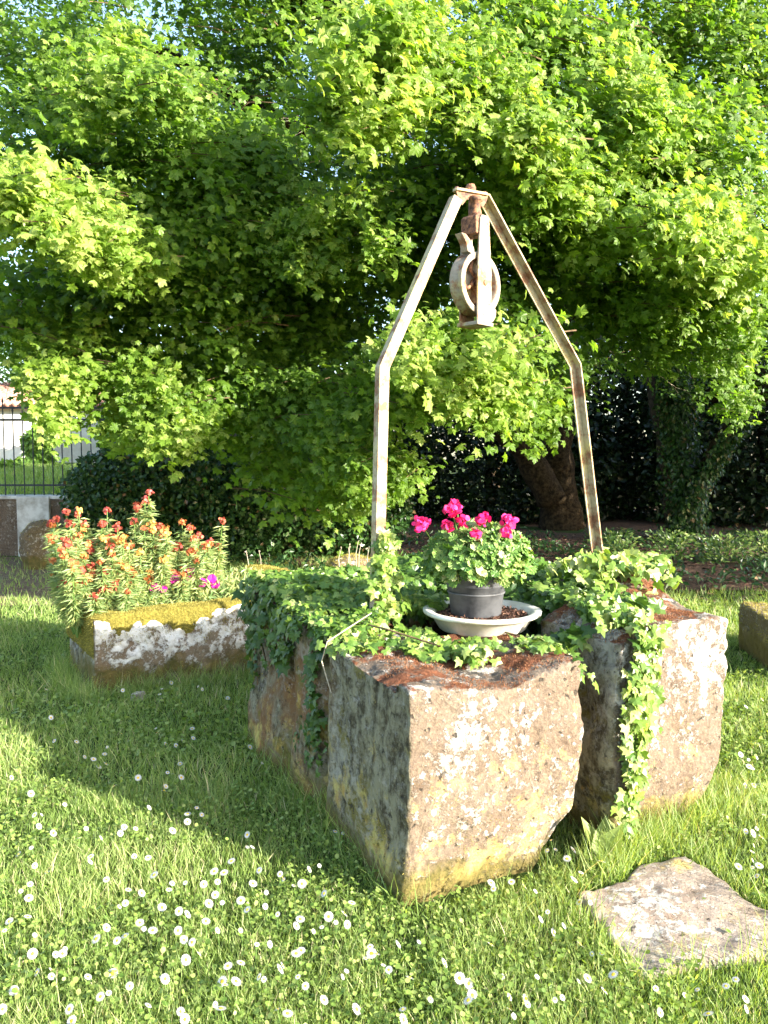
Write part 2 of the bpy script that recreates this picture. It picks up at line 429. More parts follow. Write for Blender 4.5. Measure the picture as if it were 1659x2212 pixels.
# the well head: two hewn blocks hollowed towards each other
WO = Vector((.086, 2.60, 0)); WR = math.atan2(.45, .89)
Uv = Vector((math.cos(WR), math.sin(WR), 0)); Vv = Vector((-math.sin(WR), math.cos(WR), 0))
def W(u, v, z): return WO + Uv * u + Vv * v + Vector((0, 0, z))
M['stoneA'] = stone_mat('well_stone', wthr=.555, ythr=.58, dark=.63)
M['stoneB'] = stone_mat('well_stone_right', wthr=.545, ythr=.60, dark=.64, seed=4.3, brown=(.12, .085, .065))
well = empty('stone_well', WO, WR, 'big old well head of two lichen-spotted hewn stone blocks on the lawn', 'well')
def defA(c):
    u, v, z = c[:, 0].copy(), c[:, 1].copy(), c[:, 2].copy()
    low = 1 - sm(z, .0, .5)
    c[:, 0] -= .20 * (1 - sm(z, -.08, .30)) ** 1.4 * sm(u, .3, .74) * (v < .9)
    c[:, 0] += .015 * sm(u, .5, .74) * sm(z, .3, .6)
    c[:, 1] += .03 * low ** 2 * (1 - sm(v, 0, .4))
    c[:, 0] += .055 * np.exp(-((v - .80) / .07) ** 2) * (1 - sm(u, .0, .2))
    c[:, 0] += .04 * np.exp(-((v - 1.18) / .05) ** 2) * (1 - sm(u, .0, .2))
    c[:, 0] -= (.05 * (1 - sm(z, 0, .5)) * sm(v, .9, 1.5)) * (1 - sm(u, .0, .3))
    c[:, 2] += z * .075 * v
    c[:, 2] -= .045 * sm(z, .5, .75) * np.exp(-((u - .40) / .2) ** 2) * (v < .55)
    c[:, 2] -= .035 * sm(z, .55, .75) * np.exp(-(u / .08) ** 2) * (v > .1)
    c[:, 2] += .015 * sm(z, .55, .75) * sm(u, .55, .74) * (v < .5)
    c[:, 1] += .03 * sm(z, .4, .76) * (1 - sm(v, 0, .35)) * sm(u, .2, .7)
    return c
meA = remesh(boxes([(0, .74, 0, .60, -.12, .76), (0, .36, .3, 1.74, -.12, .76), (0, .74, 1.35, 1.76, -.12, .76)]), .0145, 2)
a = link('stone_block', rough(meA, defA, seed=1.0), well, M['stoneA']); a['label'] = 'left block with one sunlit and one shaded face'
def defB(c):
    u, v, z = c[:, 0].copy(), c[:, 1].copy(), c[:, 2].copy()
    low = 1 - sm(z, .0, .42)
    c[:, 0] -= .19 * (1 - sm(z, -.06, .30)) ** 1.3 * sm(u, 1.15, 1.52)
    c[:, 0] += .13 * sm(v, .1, .9) * sm(u, 1.1, 1.5)
    c[:, 0] += .05 * low ** 2 * (1 - sm(u, .9, 1.1))
    c[:, 0] += .035 * (1 - sm(u, .88, 1.0)) * sm(z, .55, .85)
    c[:, 1] += .05 * low ** 2 * (1 - sm(v, 0, .4))
    c[:, 2] += .03 * sm(z, .5, .86) + .12 * sm(z, .6, .86) * np.exp(-((v - .62) / .22) ** 2) * np.exp(-((u - 1.50) / .17) ** 2)
    c[:, 2] -= .07 * sm(z, .6, .86) * np.exp(-((u - .9) / .12) ** 2)
    c[:, 2] -= .03 * sm(z, .6, .86) * np.exp(-((u - 1.53) / .1) ** 2)
    return c
meB = remesh(boxes([(.9, 1.53, 0, .5, -.12, .86), (1.2, 1.53, .3, 1.74, -.12, .86), (.9, 1.53, 1.35, 1.76, -.12, .86)]), .0145, 3)
b = link('stone_block', rough(meB, defB, seed=5.0), well, M['stoneB']); b['label'] = 'right block with ivy strand'

# flat slab in the grass
M['slab'] = stone_mat('slab_stone', brown=(.36, .27, .21), grey=(.42, .36, .31), white=(.66, .62, .56), wthr=.53, ythr=.66, moss_low=-.5, topred=False, shade_side=False, dark=.63, seed=9)
sp = [gz(x, y, .05) for x, y in ((1240, 1905), (1345, 1885), (1375, 1850), (1480, 1833), (1540, 1868), (1610, 1925), (1700, 1965), (1690, 2030), (1600, 2045), (1480, 2060), (1400, 2090), (1350, 2060), (1320, 2005), (1285, 1960))]
sc_ = sum(sp, Vector()) / len(sp)
def defS(c):
    c[:, 2] += .012 * sm(c[:, 1], -.3, .4); return c
sl = link('stone_slab', rough(remesh(prism_bm([(p.x - sc_.x, p.y - sc_.y) for p in sp], -.12, .02), .014, 6), defS, amps=((2.5, .014), (7, .007), (18, .005), (40, .003)), seed=3), None, M['slab'])
sl.location = (sc_.x, sc_.y, .0)
tag(sl, 'flat worn stone slab lying in the grass in front of the right well block', 'slab')

# ------------------------------------------------------------------ tufts, leaves: templates
def fan(pts, centre=(0, .45, .04)):
    v = np.array([centre] + pts, dtype=np.float64); n = len(pts)
    t = np.array([(0, i + 1, (i + 1) % n + 1) for i in range(n)]); return v, t
def lobed(spec):
    return [(x, y, z) for x, y, z in spec]
MAPLE = fan([(0, .06, 0), (.20, .05, -.03), (.44, .02, -.10), (.36, .16, -.02), (.29, .27, .02), (.46, .38, -.02), (.56, .54, -.12), (.42, .62, -.03), (.24, .58, .03), (.24, .76, -.03), (.12, .84, -.05), (0, 1.0, -.14),
             (-.12, .84, -.05), (-.24, .76, -.03), (-.24, .58, .03), (-.42, .62, -.03), (-.56, .54, -.12), (-.46, .38, -.02), (-.29, .27, .02), (-.36, .16, -.02), (-.44, .02, -.10), (-.20, .05, -.03)], (0, .38, .05))
MAPLE_LO = fan([(0, .04, 0), (.42, .06, -.08), (.30, .28, 0), (.52, .44, -.06), (.46, .62, -.08), (.25, .62, 0), (.13, .84, -.04), (0, 1.0, -.1), (-.13, .84, -.04), (-.25, .62, 0), (-.46, .62, -.08), (-.52, .44, -.06), (-.30, .28, 0), (-.42, .06, -.08)], (0, .4, .04))
IVY = fan([(0, .05, 0), (.25, -.08, -.03), (.5, .02, -.08), (.36, .26, 0), (.46, .48, -.05), (.2, .52, 0), (0, 1.0, -.1), (-.2, .52, 0), (-.46, .48, -.05), (-.36, .26, 0), (-.5, .02, -.08), (-.25, -.08, -.03)], (0, .28, .05))
OVAL = (np.array([(0, 0, 0), (.22, .4, .05), (0, 1, -.06), (-.22, .4, .05), (0, .45, -.02)], float), np.array([(0, 1, 4), (1, 2, 4), (2, 3, 4), (3, 0, 4)]))
DIAM = (np.array([(0, 0, 0), (.34, .45, .08), (0, 1, 0), (-.34, .45, .08)], float), np.array([(0, 1, 2), (0, 2, 3)]))
LANCE = (np.array([(0, 0, 0), (.07, .4, .03), (0, 1, -.12), (-.07, .4, .03)], float), np.array([(0, 1, 2), (0, 2, 3)]))
ROUND = fan([(0, 0, 0), (.35, .1, .03), (.55, .45, .05), (.38, .85, .02), (.0, .92, 0), (-.38, .85, .02), (-.55, .45, .05), (-.35, .1, .03)], (0, .45, 0))
BLADE = (np.array([(-.5, 0, 0), (.5, 0, 0), (.38, .45, .06), (-.38, .45, .06), (0, 1, .32)], float), np.array([(0, 1, 2), (0, 2, 3), (3, 2, 4)]))
TUFT = (np.array([(-.3, 0, 0), (.3, 0, 0), (0, 1, 0)], float), np.array([(0, 1, 2)]))
GERL = fan([(0, .05, 0), (.3, -.05, .08), (.42, .14, -.05), (.58, .25, .1), (.48, .45, -.05), (.52, .68, .1), (.3, .78, -.05), (.16, .98, .08), (0, .88, -.05), (-.2, .98, .1), (-.32, .76, -.05), (-.55, .68, .08), (-.47, .42, -.05), (-.58, .22, .1), (-.4, .1, -.05), (-.28, -.05, .08)], (0, .4, -.06))
def rnd(n, s=1.0): return rng.normal(size=(n, 3)) * s
def unif(a, b, n): return rng.uniform(a, b, n)

def scaleM(M_, s):
    s = np.asarray(s)
    return M_ * (s[:, None, None] if s.ndim == 1 else s[:, None, :])

def singles(name, tmpl, pos, Mx, tint, mat, parent, count=300, cell=26, box=None):
    """turn the nearest, largest-showing leaves into objects of their own; returns the mask of the rest"""
    px, py, f = proj(pos); size = np.linalg.norm(Mx[:, :, 1], axis=1) / f * F
    # face-on leaves show larger
    face = np.abs(Mx[:, :, 2] @ np.array([0, 1, 0])) / np.maximum(np.linalg.norm(Mx[:, :, 2], axis=1), 1e-9)
    ok = (px > 5) & (px < 1654) & (py > 5) & (py < 2200)
    best = {}
    key = (px // cell).astype(int) * 10000 + (py // cell).astype(int)
    for i_ in np.nonzero(ok)[0][np.argsort(f[ok])]:
        best.setdefault(key[i_], i_)
    cand = np.array(list(best.values()), dtype=int)
    if len(cand) == 0: return np.ones(len(pos), bool)
    cand = cand[np.argsort(-(size * (.4 + .6 * face))[cand])][:count]
    metas = []
    for q in range(6):
        me = tri_mesh(name, tmpl[0], tmpl[1], np.full(len(tmpl[0]), q / 5)); me.materials.append(mat); metas.append(me)
    for i_ in cand:
        o = bpy.data.objects.new(name, metas[int(round(float(np.clip(tint[i_], 0, 1)) * 5))]); COL.objects.link(o)
        mt = Matrix.Identity(4)
        for r_ in range(3):
            for c_ in range(3): mt[r_][c_] = float(Mx[i_, r_, c_])
            mt[r_][3] = float(pos[i_, r_])
        o.parent = parent
        o.matrix_basis = parent.matrix_basis.inverted() @ mt
    keep = np.ones(len(pos), bool); keep[cand] = False; return keep
def toloc(parent, pos):
    return pos - np.array(parent.location)[None]

# ------------------------------------------------------------------ moss tufts on a mesh
def surface_points(o, n, test=None):
    """random points + normals on an object's mesh, in world space"""
    me = o.data; me.calc_loop_triangles(); m = len(me.loop_triangles)
    tv = np.empty(m * 3, np.int32); me.loop_triangles.foreach_get('vertices', tv); tv = tv.reshape(-1, 3)
    co = np.empty(len(me.vertices) * 3, np.float32); me.vertices.foreach_get('co', co); co = co.reshape(-1, 3).astype(float)
    mw = o.matrix_basis if not o.parent else o.parent.matrix_basis @ o.matrix_basis
    Rm = np.array(mw.to_3x3()); tr = np.array(mw.translation); co = co @ Rm.T + tr
    A, B, C_ = co[tv[:, 0]], co[tv[:, 1]], co[tv[:, 2]]
    cr = np.cross(B - A, C_ - A); ar = np.linalg.norm(cr, axis=1); nn = cr / np.maximum(ar[:, None], 1e-12)
    idx = rng.choice(m, n, p=ar / ar.sum()); r1 = np.sqrt(rng.random(n)); r2 = rng.random(n)
    P = A[idx] * (1 - r1)[:, None] + B[idx] * (r1 * (1 - r2))[:, None] + C_[idx] * (r1 * r2)[:, None]
    k = np.ones(n, bool) if test is None else test(P, nn[idx])
    return P[k], nn[idx][k]
def fuzz(name, o, n, h, mat, parent, test, w=.5):
    P, nn = surface_points(o, n, test); k = len(P)
    d = norm(nn + rnd(k, .45)); fr = frames(np.cross(d, rnd(k)), d)
    hh = unif(.6, 1.3, k) * h
    inst(name, TUFT, P - np.array(parent.matrix_basis.translation), scaleM(fr, np.stack([hh * w, hh, hh], 1)), mat, parent)

# ------------------------------------------------------------------ left trough
TA = gz(205, 1490, .05); TF = Vector((.842, .539, 0)); TRz = math.atan2(.539, .842)
trough = empty('stone_trough', (TA.x, TA.y, 0), TRz, 'low stone trough with moss-covered rim, planted with orange wallflowers, left of the well', 'trough')
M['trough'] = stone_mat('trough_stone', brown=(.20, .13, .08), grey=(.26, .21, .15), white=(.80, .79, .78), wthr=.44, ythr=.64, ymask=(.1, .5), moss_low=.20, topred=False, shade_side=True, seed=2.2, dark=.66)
TL, TD, TH = 1.62, .86, .50
def defT(c):
    u, v, z = c[:, 0].copy(), c[:, 1].copy(), c[:, 2].copy()
    c[:, 2] += .10 * sm(z, .2, .48) * sm(u, .9, 1.5)
    c[:, 1] += .05 * (1 - sm(z, 0, .3)) * (1 - sm(v, 0, .2)); return c
tb = link('stone_body', rough(remesh(boxes([(0, TL, 0, .17, -.1, TH), (0, TL, TD - .17, TD, -.1, TH), (0, .17, 0, TD, -.1, TH), (TL - .2, TL, 0, TD, -.1, TH), (0, TL, 0, TD, -.1, .25)]), .0155, 18), defT, seed=8), trough, M['trough'])
msoil = MB(); msoil.box((TL / 2, TD / 2, .38), (TL - .3, TD - .3, .14)); msoil.build('soil', M['soil'], trough)
# moss cushion wrapped over the front rim, bulging and hanging in tongues
def moss_shell(name, path, width_fn, parent, n=90, m=26, amp=.02):
    V, Fc = [], []
    for a_ in range(n):
        s_ = a_ / (n - 1)
        for b_ in range(m):
            t_ = b_ / (m - 1); p, nr = path(s_, t_)
            h = amp * (math.sin(math.pi * t_) ** .35) * min(1, 12 * s_, 12 * (1 - s_)) + .012 * noise.noise(p * 9) + .006 * noise.noise(p * 30)
            V.append(p + nr * h)
    for a_ in range(n - 1):
        for b_ in range(m - 1):
            k = a_ * m + b_; Fc.append((k, k + m, k + m + 1, k + 1))
    return MB().add(V, Fc).build(name, M['mossbase'], parent, smooth=True)
def front_path(s, t):
    u = -.01 + s * (TL + .02); top = TH + .10 * float(sm(np.array(u), .9, 1.5))
    hang = .135 + .14 * (noise.noise(Vector((u * 2.6, 1.7, 0))) + .6 * noise.noise(Vector((u * 7, 4.7, 0))) + .35 * noise.noise(Vector((u * 21, 2.7, 0)))) + .05 * math.exp(-((u - .35) / .14) ** 2)
    hang = max(.02, hang)
    L1 = .17; tot = L1 + hang; q = t * tot
    if q < L1: p = Vector((u, .18 - q, top + .004)); nr = Vector((0, -.3 if q > .1 else 0, 1)).normalized()
    else: p = Vector((min(max(u, .03 + 0 * u), TL), .018, top + .004 - (q - L1))); nr = Vector((0, -1, .25)).normalized()
    return p, nr
mf = moss_shell('moss_cushion', front_path, None, trough, 130, 26, .022); mf['label'] = 'yellow moss hanging over the front rim'
def side_path(s, t):
    v = s * TD; q = t * .44
    if q < .18: p = Vector((.18 - q, v, TH + .004)); nr = Vector((0, 0, 1))
    else: p = Vector((.0, v, TH + .004 - (q - .18))); nr = Vector((-1, 0, .2)).normalized()
    return p, nr
ms_ = moss_shell('moss_cushion', side_path, None, trough, 60, 20, .02)
def right_path(s, t):
    v = s * (TD + .02); q = t * .34; return Vector((TL + .02 - q, v, TH + .10)), Vector((0, 0, 1))
mr_ = moss_shell('moss_cushion', right_path, None, trough, 50, 22, .05)
def back_path(s, t):
    u = s * TL; return Vector((u, TD - t * .2, TH + .005 + .10 * float(sm(np.array(u), .9, 1.5)))), Vector((0, 0, 1))
mb_ = moss_shell('moss_cushion', back_path, None, trough, 70, 14, .04)
def loc_fuzz(o, n, h, mat, parent, w=.5, test=None, name='moss_tufts'):
    P, nn = surface_points(o, n, test); k = len(P)
    nn = nn * np.where((nn[:, 2] < -.2)[:, None], -1, 1)
    d = norm(nn + rnd(k, .5)); fr = frames(np.cross(d, rnd(k)), d); hh = unif(.6, 1.3, k) * h
    Mi = np.array(parent.matrix_basis.inverted().to_3x3()); tr = np.array(parent.matrix_basis.translation)
    inst(name, TUFT, (P - tr) @ Mi.T, np.einsum('ij,njk->nik', Mi, scaleM(fr, np.stack([hh * w, hh, hh], 1))), mat, parent)
for o_, n_ in ((mf, 16000), (ms_, 5000), (mr_, 6000), (mb_, 5000)):
    loc_fuzz(o_, n_, .011, M['moss'], trough)
loc_fuzz(tb, 60000, .012, M['moss'], trough, test=lambda P, n: (P[:, 2] < .14 + .1 * np.sin(P[:, 0] * 7) + .05 * np.sin(P[:, 1] * 19)) & (P[:, 1] < 6.4) & (np.sin(P[:, 0] * 11 + P[:, 2] * 20) > -.4))
loc_fuzz(tb, 90000, .012, M['moss'], trough, test=lambda P, n: (P[:, 2] > .2) & (np.array([noise.noise(Vector(p) * 7) for p in P]) + (P[:, 2] - .36) * 3.0 > .05))
def Tw(u, v, z):
    return Vector((TA.x, TA.y, 0)) + TF * u + Vector((-TF.y, TF.x, 0)) * v + Vector((0, 0, z))

# rusty moss on the flat tops of the well blocks
def wl(P): q = P - np.array(WO); return q @ np.array(Uv), q @ np.array(Vv)
def nz(P, f, k=0.0): return np.array([noise.noise(Vector(p) * f + Vector((k, k, k))) for p in P])
def rust_test(P, n):
    k = (n[:, 2] > .75) & (P[:, 2] > .6); u, v = wl(P)
    k &= (v < .5); k[k] &= nz(P[k], 5.5, 2) > .02; return k
for o_ in (a, b):
    loc_fuzz(o_, 90000, .010, M['moss_rust'], well, test=rust_test, name='rusty_moss')
def low_moss(P, n):
    u, v = wl(P); k = (P[:, 2] < .42) & (P[:, 2] > 0) & (n[:, 2] < .5)
    k[k] &= (nz(P[k], 3.2, 7) > .12 + P[k][:, 2] * .5); return k
for o_ in (a, b):
    loc_fuzz(o_, 50000, .008, M['moss'], well, test=low_moss, name='green_moss')

# ------------------------------------------------------------------ other mossy stones
M['bould'] = stone_mat('mossy_stone', brown=(.10, .075, .04), grey=(.16, .14, .09), wthr=.66, ythr=.7, moss_low=.2, topred=False, shade_side=False, seed=6)
def boulder(name, loc, size, rz, label, cat, seed, moss=6000, mat=None, fuzzh=.014):
    def bl(bm):
        bmesh.ops.create_uvsphere(bm, u_segments=32, v_segments=20, radius=.5)
        for v in bm.verts:
            c = v.co * 2; k = 1 / max(1e-6, (abs(c.x) ** 3 + abs(c.y) ** 3 + abs(c.z) ** 3) ** (1 / 3)); v.co = Vector((c.x * k * size[0] / 2, c.y * k * size[1] / 2, c.z * k * size[2]))
    vx = max(.02, min(size) / 22); me = remesh(bl, vx, 6)
    o = link(name, rough(me, None, amps=((1.5 / max(size), .14 * min(size)), (4 / max(size), .05 * min(size)), (14 / max(size), .02 * min(size))), seed=seed), None, mat or M['bould'])
    o.location = loc; o.rotation_euler = (0, 0, rz); tag(o, label, cat)
    if moss:
        P, nn = surface_points(o, moss, lambda P, n: (n[:, 2] > .2) & (P[:, 2] > .05)); k = len(P)
        d = norm(nn + rnd(k, .5)); fr = frames(np.cross(d, rnd(k)), d); hh = unif(.6, 1.3, k) * fuzzh
        Mi = np.array(o.matrix_basis.inverted().to_3x3()); tr = np.array(o.matrix_basis.translation)
        inst('moss_tufts', TUFT, (P - tr) @ Mi.T, np.einsum('ij,njk->nik', Mi, scaleM(fr, np.stack([hh * .5, hh, hh], 1))), M['moss'], o)
    return o
p_ = gz(775, 1260, .2); boulder('mossy_stone', (-.25, 7.4, 0), (.75, .5, .62), .3, 'yellow moss-topped stone behind the left leg of the iron frame', 'stone', 12, 16000, fuzzh=.02)
p_ = at(92, 1180, 10.9); boulder('stone_bollard', (p_.x - .02, 10.9, 0), (.52, .5, .66), .1, 'rounded dark mossy boundary stone against the low wall at the left', 'boundary stone', 21, 2500, fuzzh=.02)
p_ = gz(300, 1500, .03); boulder('small_rock', (p_.x, p_.y, 0), (.12, .09, .05), .5, 'small pale rock in the grass at the foot of the planted trough', 'rock', 31, 0, M['slab'])
# right trough, mostly out of frame
rt = empty('mossy_trough', (2.74, 5.45, 0), R(-8), 'low mossy stone trough at the right edge of the picture', 'trough')
M['rtrough'] = stone_mat('right_trough_stone', brown=(.15, .10, .05), grey=(.22, .17, .09), wthr=.68, ythr=.62, moss_low=.26, topred=False, shade_side=False, seed=3.6, mosscol=(.12, .09, .02))
rb = link('stone_body', rough(remesh(boxes([(0, 1.9, 0, .2, -.1, .38), (0, 1.9, .65, .85, -.1, .38), (0, .2, 0, .85, -.1, .38), (1.7, 1.9, 0, .85, -.1, .38), (0, 1.9, 0, .85, -.1, .22)]), .02, 22), None, seed=18), rt, M['rtrough'])
loc_fuzz(rb, 40000, .016, M['moss'], rt, test=lambda P, n: (n[:, 2] > .1) & (P[:, 2] > .2))

# ------------------------------------------------------------------ iron frame and pulley
PL = W(.26, .83, 0); PR = W(1.60, .83, 0); fdir = (PR - PL).normalized(); fn = Vector((-fdir.y, fdir.x, 0))
def onplane(px, py):
    d = ray(px, py); o = Vector((0, 0, CAM_H)); t = (PL - o).dot(fn) / d.dot(fn); return o + d * t
frame = empty('pulley_stand', onplane(1025, 1250).xy.to_3d(), 0, 'tall pointed iron frame with peeling cream paint standing over the well', 'frame')
FO = frame.location.copy()
def angle_iron(name, pts, inward, near):
    """L section along pts in the frame plane"""
    mb = MB(); th = .007; wf, wd = .047, .048
    V = []; n = len(pts); secs = []
    for i_, p in enumerate(pts):
        dirs = []
        if i_ > 0: dirs.append((p - pts[i_ - 1]).normalized())
        if i_ < n - 1: dirs.append((pts[i_ + 1] - p).normalized())
        t = sum(dirs, Vector()).normalized(); c = 1 / max(.3, t.dot(dirs[0]))
        side = t.cross(fn).normalized()
        if side.dot(fdir) * inward < 0: side = -side
        side = side * c; bk = fn
        if near: prof = [(0, 0), (wf, 0), (wf, th), (th, th), (th, wd), (0, wd)]
        else: prof = [(0, 0), (0, wd), (wf * .85, wd), (wf * .85, wd - th), (th, wd - th), (th, 0)]
        for a_, b_ in prof: V.append(p + side * a_ + bk * b_ - FO)
    Fc = []
    for i_ in range(n - 1):
        for k in range(6): Fc.append((i_ * 6 + k, i_ * 6 + (k + 1) % 6, (i_ + 1) * 6 + (k + 1) % 6, (i_ + 1) * 6 + k))
    Fc += [tuple(range(6)), tuple((n - 1) * 6 + k for k in range(5, -1, -1))]
    return mb.add(V, Fc).build(name, M['frame_paint'], frame)
lp = [onplane(808, 1330), onplane(821, 790), onplane(982, 420)]
rp = [onplane(1308, 1230), onplane(1256, 785), onplane(1058, 418)]
# leg ends run down into the stone
angle_iron('leg', lp, 1, True); angle_iron('leg', rp, -1, False)
tc = onplane(1022, 412) - FO
pl = MB(); pl.prism([(.066 * sg + .026 * math.cos(a_), .026 * math.sin(a_)) for sg, rg in ((1, np.linspace(-1.57, 1.57, 9)), (-1, np.linspace(1.57, 4.71, 9))) for a_ in rg], -.006, .006, Matrix.Translation(tc + fn * .02 + Vector((0, 0, -.004))) @ Matrix.Rotation(math.atan2(fdir.y, fdir.x), 4, 'Z')); pl.build('top_plate', M['frame_paint'], frame, bevel=.002)
bt = MB(); bt.lathe([(0, .03), (.018, .03), (.024, .018), (.024, 0), (.010, 0), (.010, -.11), (0, -.11)], 12, Matrix.Translation(tc + fn * .02 + Vector((0, 0, .003)))); bt.build('bolt', M['rust'], frame)
for s_ in (-1, 1):
    c_ = tc + fdir * .075 * s_ + fn * .02
    MB().lathe([(0, .014), (.009, .012), (.012, .004), (.012, 0)], 8, Matrix.Translation(c_)).build('rivet', M['rust'], frame)
gp = MB()
gp.prism([(-.085, 0), (.085, 0), (.075, -.03), (.055, -.055), (.03, -.03), (-.03, -.03), (-.055, -.06), (-.078, -.04)], -.003, .003,
         Matrix.Translation(tc + Vector((0, 0, -.011)) + fn * .008) @ Matrix((( fdir.x, 0, -fdir.y, 0), (fdir.y, 0, fdir.x, 0), (0, 1, 0, 0), (0, 0, 0, 1))))
gp.build('gusset', M['rust'], frame)

pc = onplane(1027, 615)                     # wheel centre
pulley = empty('pulley', pc, 0, 'large iron pulley wheel in a pale rusty strap hanging from the top of the frame', 'pulley')
ax = Vector((math.sin(R(44)), -math.cos(R(44)), 0)); sd = Vector((math.cos(R(44)), math.sin(R(44)), 0)); up = Vector((0, 0, 1))
MW = Matrix((( sd.x, up.x, ax.x, 0), (sd.y, up.y, ax.y, 0), (sd.z, up.z, ax.z, 0), (0, 0, 0, 1)))   # local x=side y=up z=axis
r0 = .143
wh = MB(); wh.lathe([(r0, .033), (r0 - .004, .037), (r0 - .026, .037), (r0 - .03, .03), (r0 - .034, 0), (r0 - .03, -.03), (r0 - .026, -.037), (r0 - .004, -.037), (r0, -.033), (r0 - .014, -.014), (r0 - .018, 0), (r0 - .014, .014)], 64, MW, closed=True)
wheel = wh.build('wheel', M['pulley_paint'], pulley, smooth=True)
MB().lathe([(.02, -.012), (r0 - .030, -.012), (r0 - .030, -.020), (.02, -.020)], 48, MW, closed=True).build('web_disc', M['pulley_paint'], pulley)
for k in range(5):
    an = 2 * math.pi * k / 5 + .5
    pts = []
    for t_ in np.linspace(0, 1, 7):
        r_ = .024 + t_ * (r0 - .05); aa = an + .5 * math.sin(t_ * math.pi) ; pts.append(MW @ Vector((r_ * math.cos(aa), r_ * math.sin(aa), .012)))
    MB().tube(pts, [.013, .010, .0085, .0085, .0085, .010, .013], 8).build('spoke', M['rust'], pulley, smooth=True)
MB().lathe([(0, .058), (.014, .056), (.022, .05), (.026, .04), (.028, -.04), (.022, -.05), (.014, -.056), (0, -.058)], 20, MW).build('hub', M['rust'], pulley, smooth=True)
strap = MB()
for s_ in (1, -1):
    poly = [(-.050, -.175), (.050, -.175), (.048, .05), (.034, .20), (.028, .285), (.012, .30), (-.024, .30), (-.034, .285), (-.040, .20), (-.048, .05)]
    z0 = .047 * s_; strap.prism(poly, min(z0, z0 + .009 * s_), max(z0, z0 + .009 * s_), MW)
strap.build('strap', M['pulley_paint'], pulley, bevel=.0015)
bb = MB(); bb.prism([(-.056, -.192), (.056, -.192), (.058, -.1755), (-.058, -.1755)], -.062, .062, MW); bb.build('bottom_plate', M['pulley_paint'], pulley, bevel=.002)
yk = MB(); yk.prism([(-.052, .215), (.03, .215), (.03, .30), (-.04, .305), (-.055, .29)], -.046, .046, MW); yk.build('yoke', M['rust'], pulley, bevel=.006)
nk = MB(); nk.lathe([(.0, .30), (.03, .30), (.026, .325), (.021, .34), (.021, .37), (.03, .375), (.03, .395), (0, .395)], 20); nk.build('swivel_neck', M['rust'], pulley, smooth=True)
MB().lathe([(0, .064), (.010, .062), (.014, .057), (.014, .05)], 12, MW @ Matrix.Translation((0, .0, 0))).build('axle_nut', M['rust'], pulley)
hn = MB()
horn = [(-.135, .205), (-.105, .205), (-.075, .185), (-.05, .155), (-.04, .135), (-.06, .125), (-.09, .13), (-.10, .165)]
hn.prism(horn, -.012, .030, MW); hn.build('rope_guide', M['pulley_paint'], pulley, bevel=.003)
h2 = MB(); h2.prism([(.045, -.10), (.08, -.09), (.105, -.11), (.10, -.14), (.08, -.165), (.045, -.17)], .0, .042, MW); h2.build('rope_guide', M['pulley_paint'], pulley, bevel=.003)

# ------------------------------------------------------------------ basin, pot, geranium
bc = W(.74, .58, .775)
bc = at(1041, 1312, 3.50); bc.z = .775
basin = empty('round_basin', bc, 0, 'shallow round cream plastic basin filled with dark soil on the ivy between the well blocks', 'basin')
MB().lathe([(.0, 0), (.185, 0), (.195, .008), (.228, .062), (.252, .068), (.264, .076), (.265, .086), (.252, .090), (.228, .086), (.216, .078), (.19, .03), (0, .03)], 72).build('tray', M['white_plastic'], basin, smooth=True)
so = MB(); n_ = 28
V = [(0, 0, .062)]; Fc = []
for r_i in range(1, 9):
    for k in range(n_):
        rr = .208 * r_i / 8; an = 2 * math.pi * k / n_; p = Vector((rr * math.cos(an), rr * math.sin(an), .066)); p.z += .012 * noise.noise(p * 25) + .006 * noise.noise(p * 70); V.append(p)
for k in range(n_): Fc.append((0, 1 + k, 1 + (k + 1) % n_))
for r_i in range(7):
    for k in range(n_): a0 = 1 + r_i * n_; Fc.append((a0 + k, a0 + n_ + k, a0 + n_ + (k + 1) % n_, a0 + (k + 1) % n_))
so.add(V, Fc).build('soil', M['soil'], basin, smooth=True)
cn = 1500; an = unif(0, 6.28, cn); rr = .20 * np.sqrt(rng.random(cn)); P = np.stack([rr * np.cos(an), rr * np.sin(an), np.full(cn, .07)], 1)
M['chips'] = leaf_mat('bark_chips', [(0, (.02, .01, .007)), (.7, (.09, .04, .025)), (1, (.24, .14, .09))], .0, .9)
inst('bark_chips', DIAM, P, scaleM(frames(rnd(cn) + np.array([0, 0, 1.5]), rnd(cn)), unif(.006, .018, cn)), M['chips'], basin)
ppos = at(1028, 1316, 3.49); ppos.z = .842
pot = empty('plant_pot', ppos, 0, 'round dark grey plastic pot standing in the cream basin, holding the pink geranium', 'plant pot')
MB().lathe([(0, 0), (.090, 0), (.095, .006), (.108, .118), (.112, .120), (.113, .124), (.116, .160), (.121, .163), (.121, .170), (.114, .171), (.110, .14), (0, .14)], 56).build('shell', M['pot'], pot, smooth=True)
MB().lathe([(.107, .088), (.1095, .090), (.1095, .094), (.107, .096)], 48).build('rib', M['pot'], pot, smooth=True)
MB().lathe([(0, .152), (.1, .150), (.112, .148)], 30).build('soil', M['soil'], pot)
pot.scale = (1.18, 1.18, 1.12)
ger = empty('geranium', ppos + Vector((-.01, 0, .185)), 0, 'bushy geranium with bright pink-red flower heads and variegated leaves in the dark pot', 'plant')
GP = np.array(ger.location)
gn = 2100
dr = norm(rnd(gn) * np.array([1, 1, .62]) + np.array([.06, 0, .42])); rad = unif(.45, 1.0, gn) ** .6
pos = dr * rad[:, None] * np.array([.235, .20, .165]) + np.array([.02, 0, .06])
hr = np.hypot(pos[:, 0], pos[:, 1]); pos[:, 2] = np.maximum(pos[:, 2], .02 - .06 * sm(hr, .12, .16) + rng.random(gn) * .05) ; pos = GP + pos
nrm = norm(dr + rnd(gn, .5) + np.array([.2, -.3, .5]))
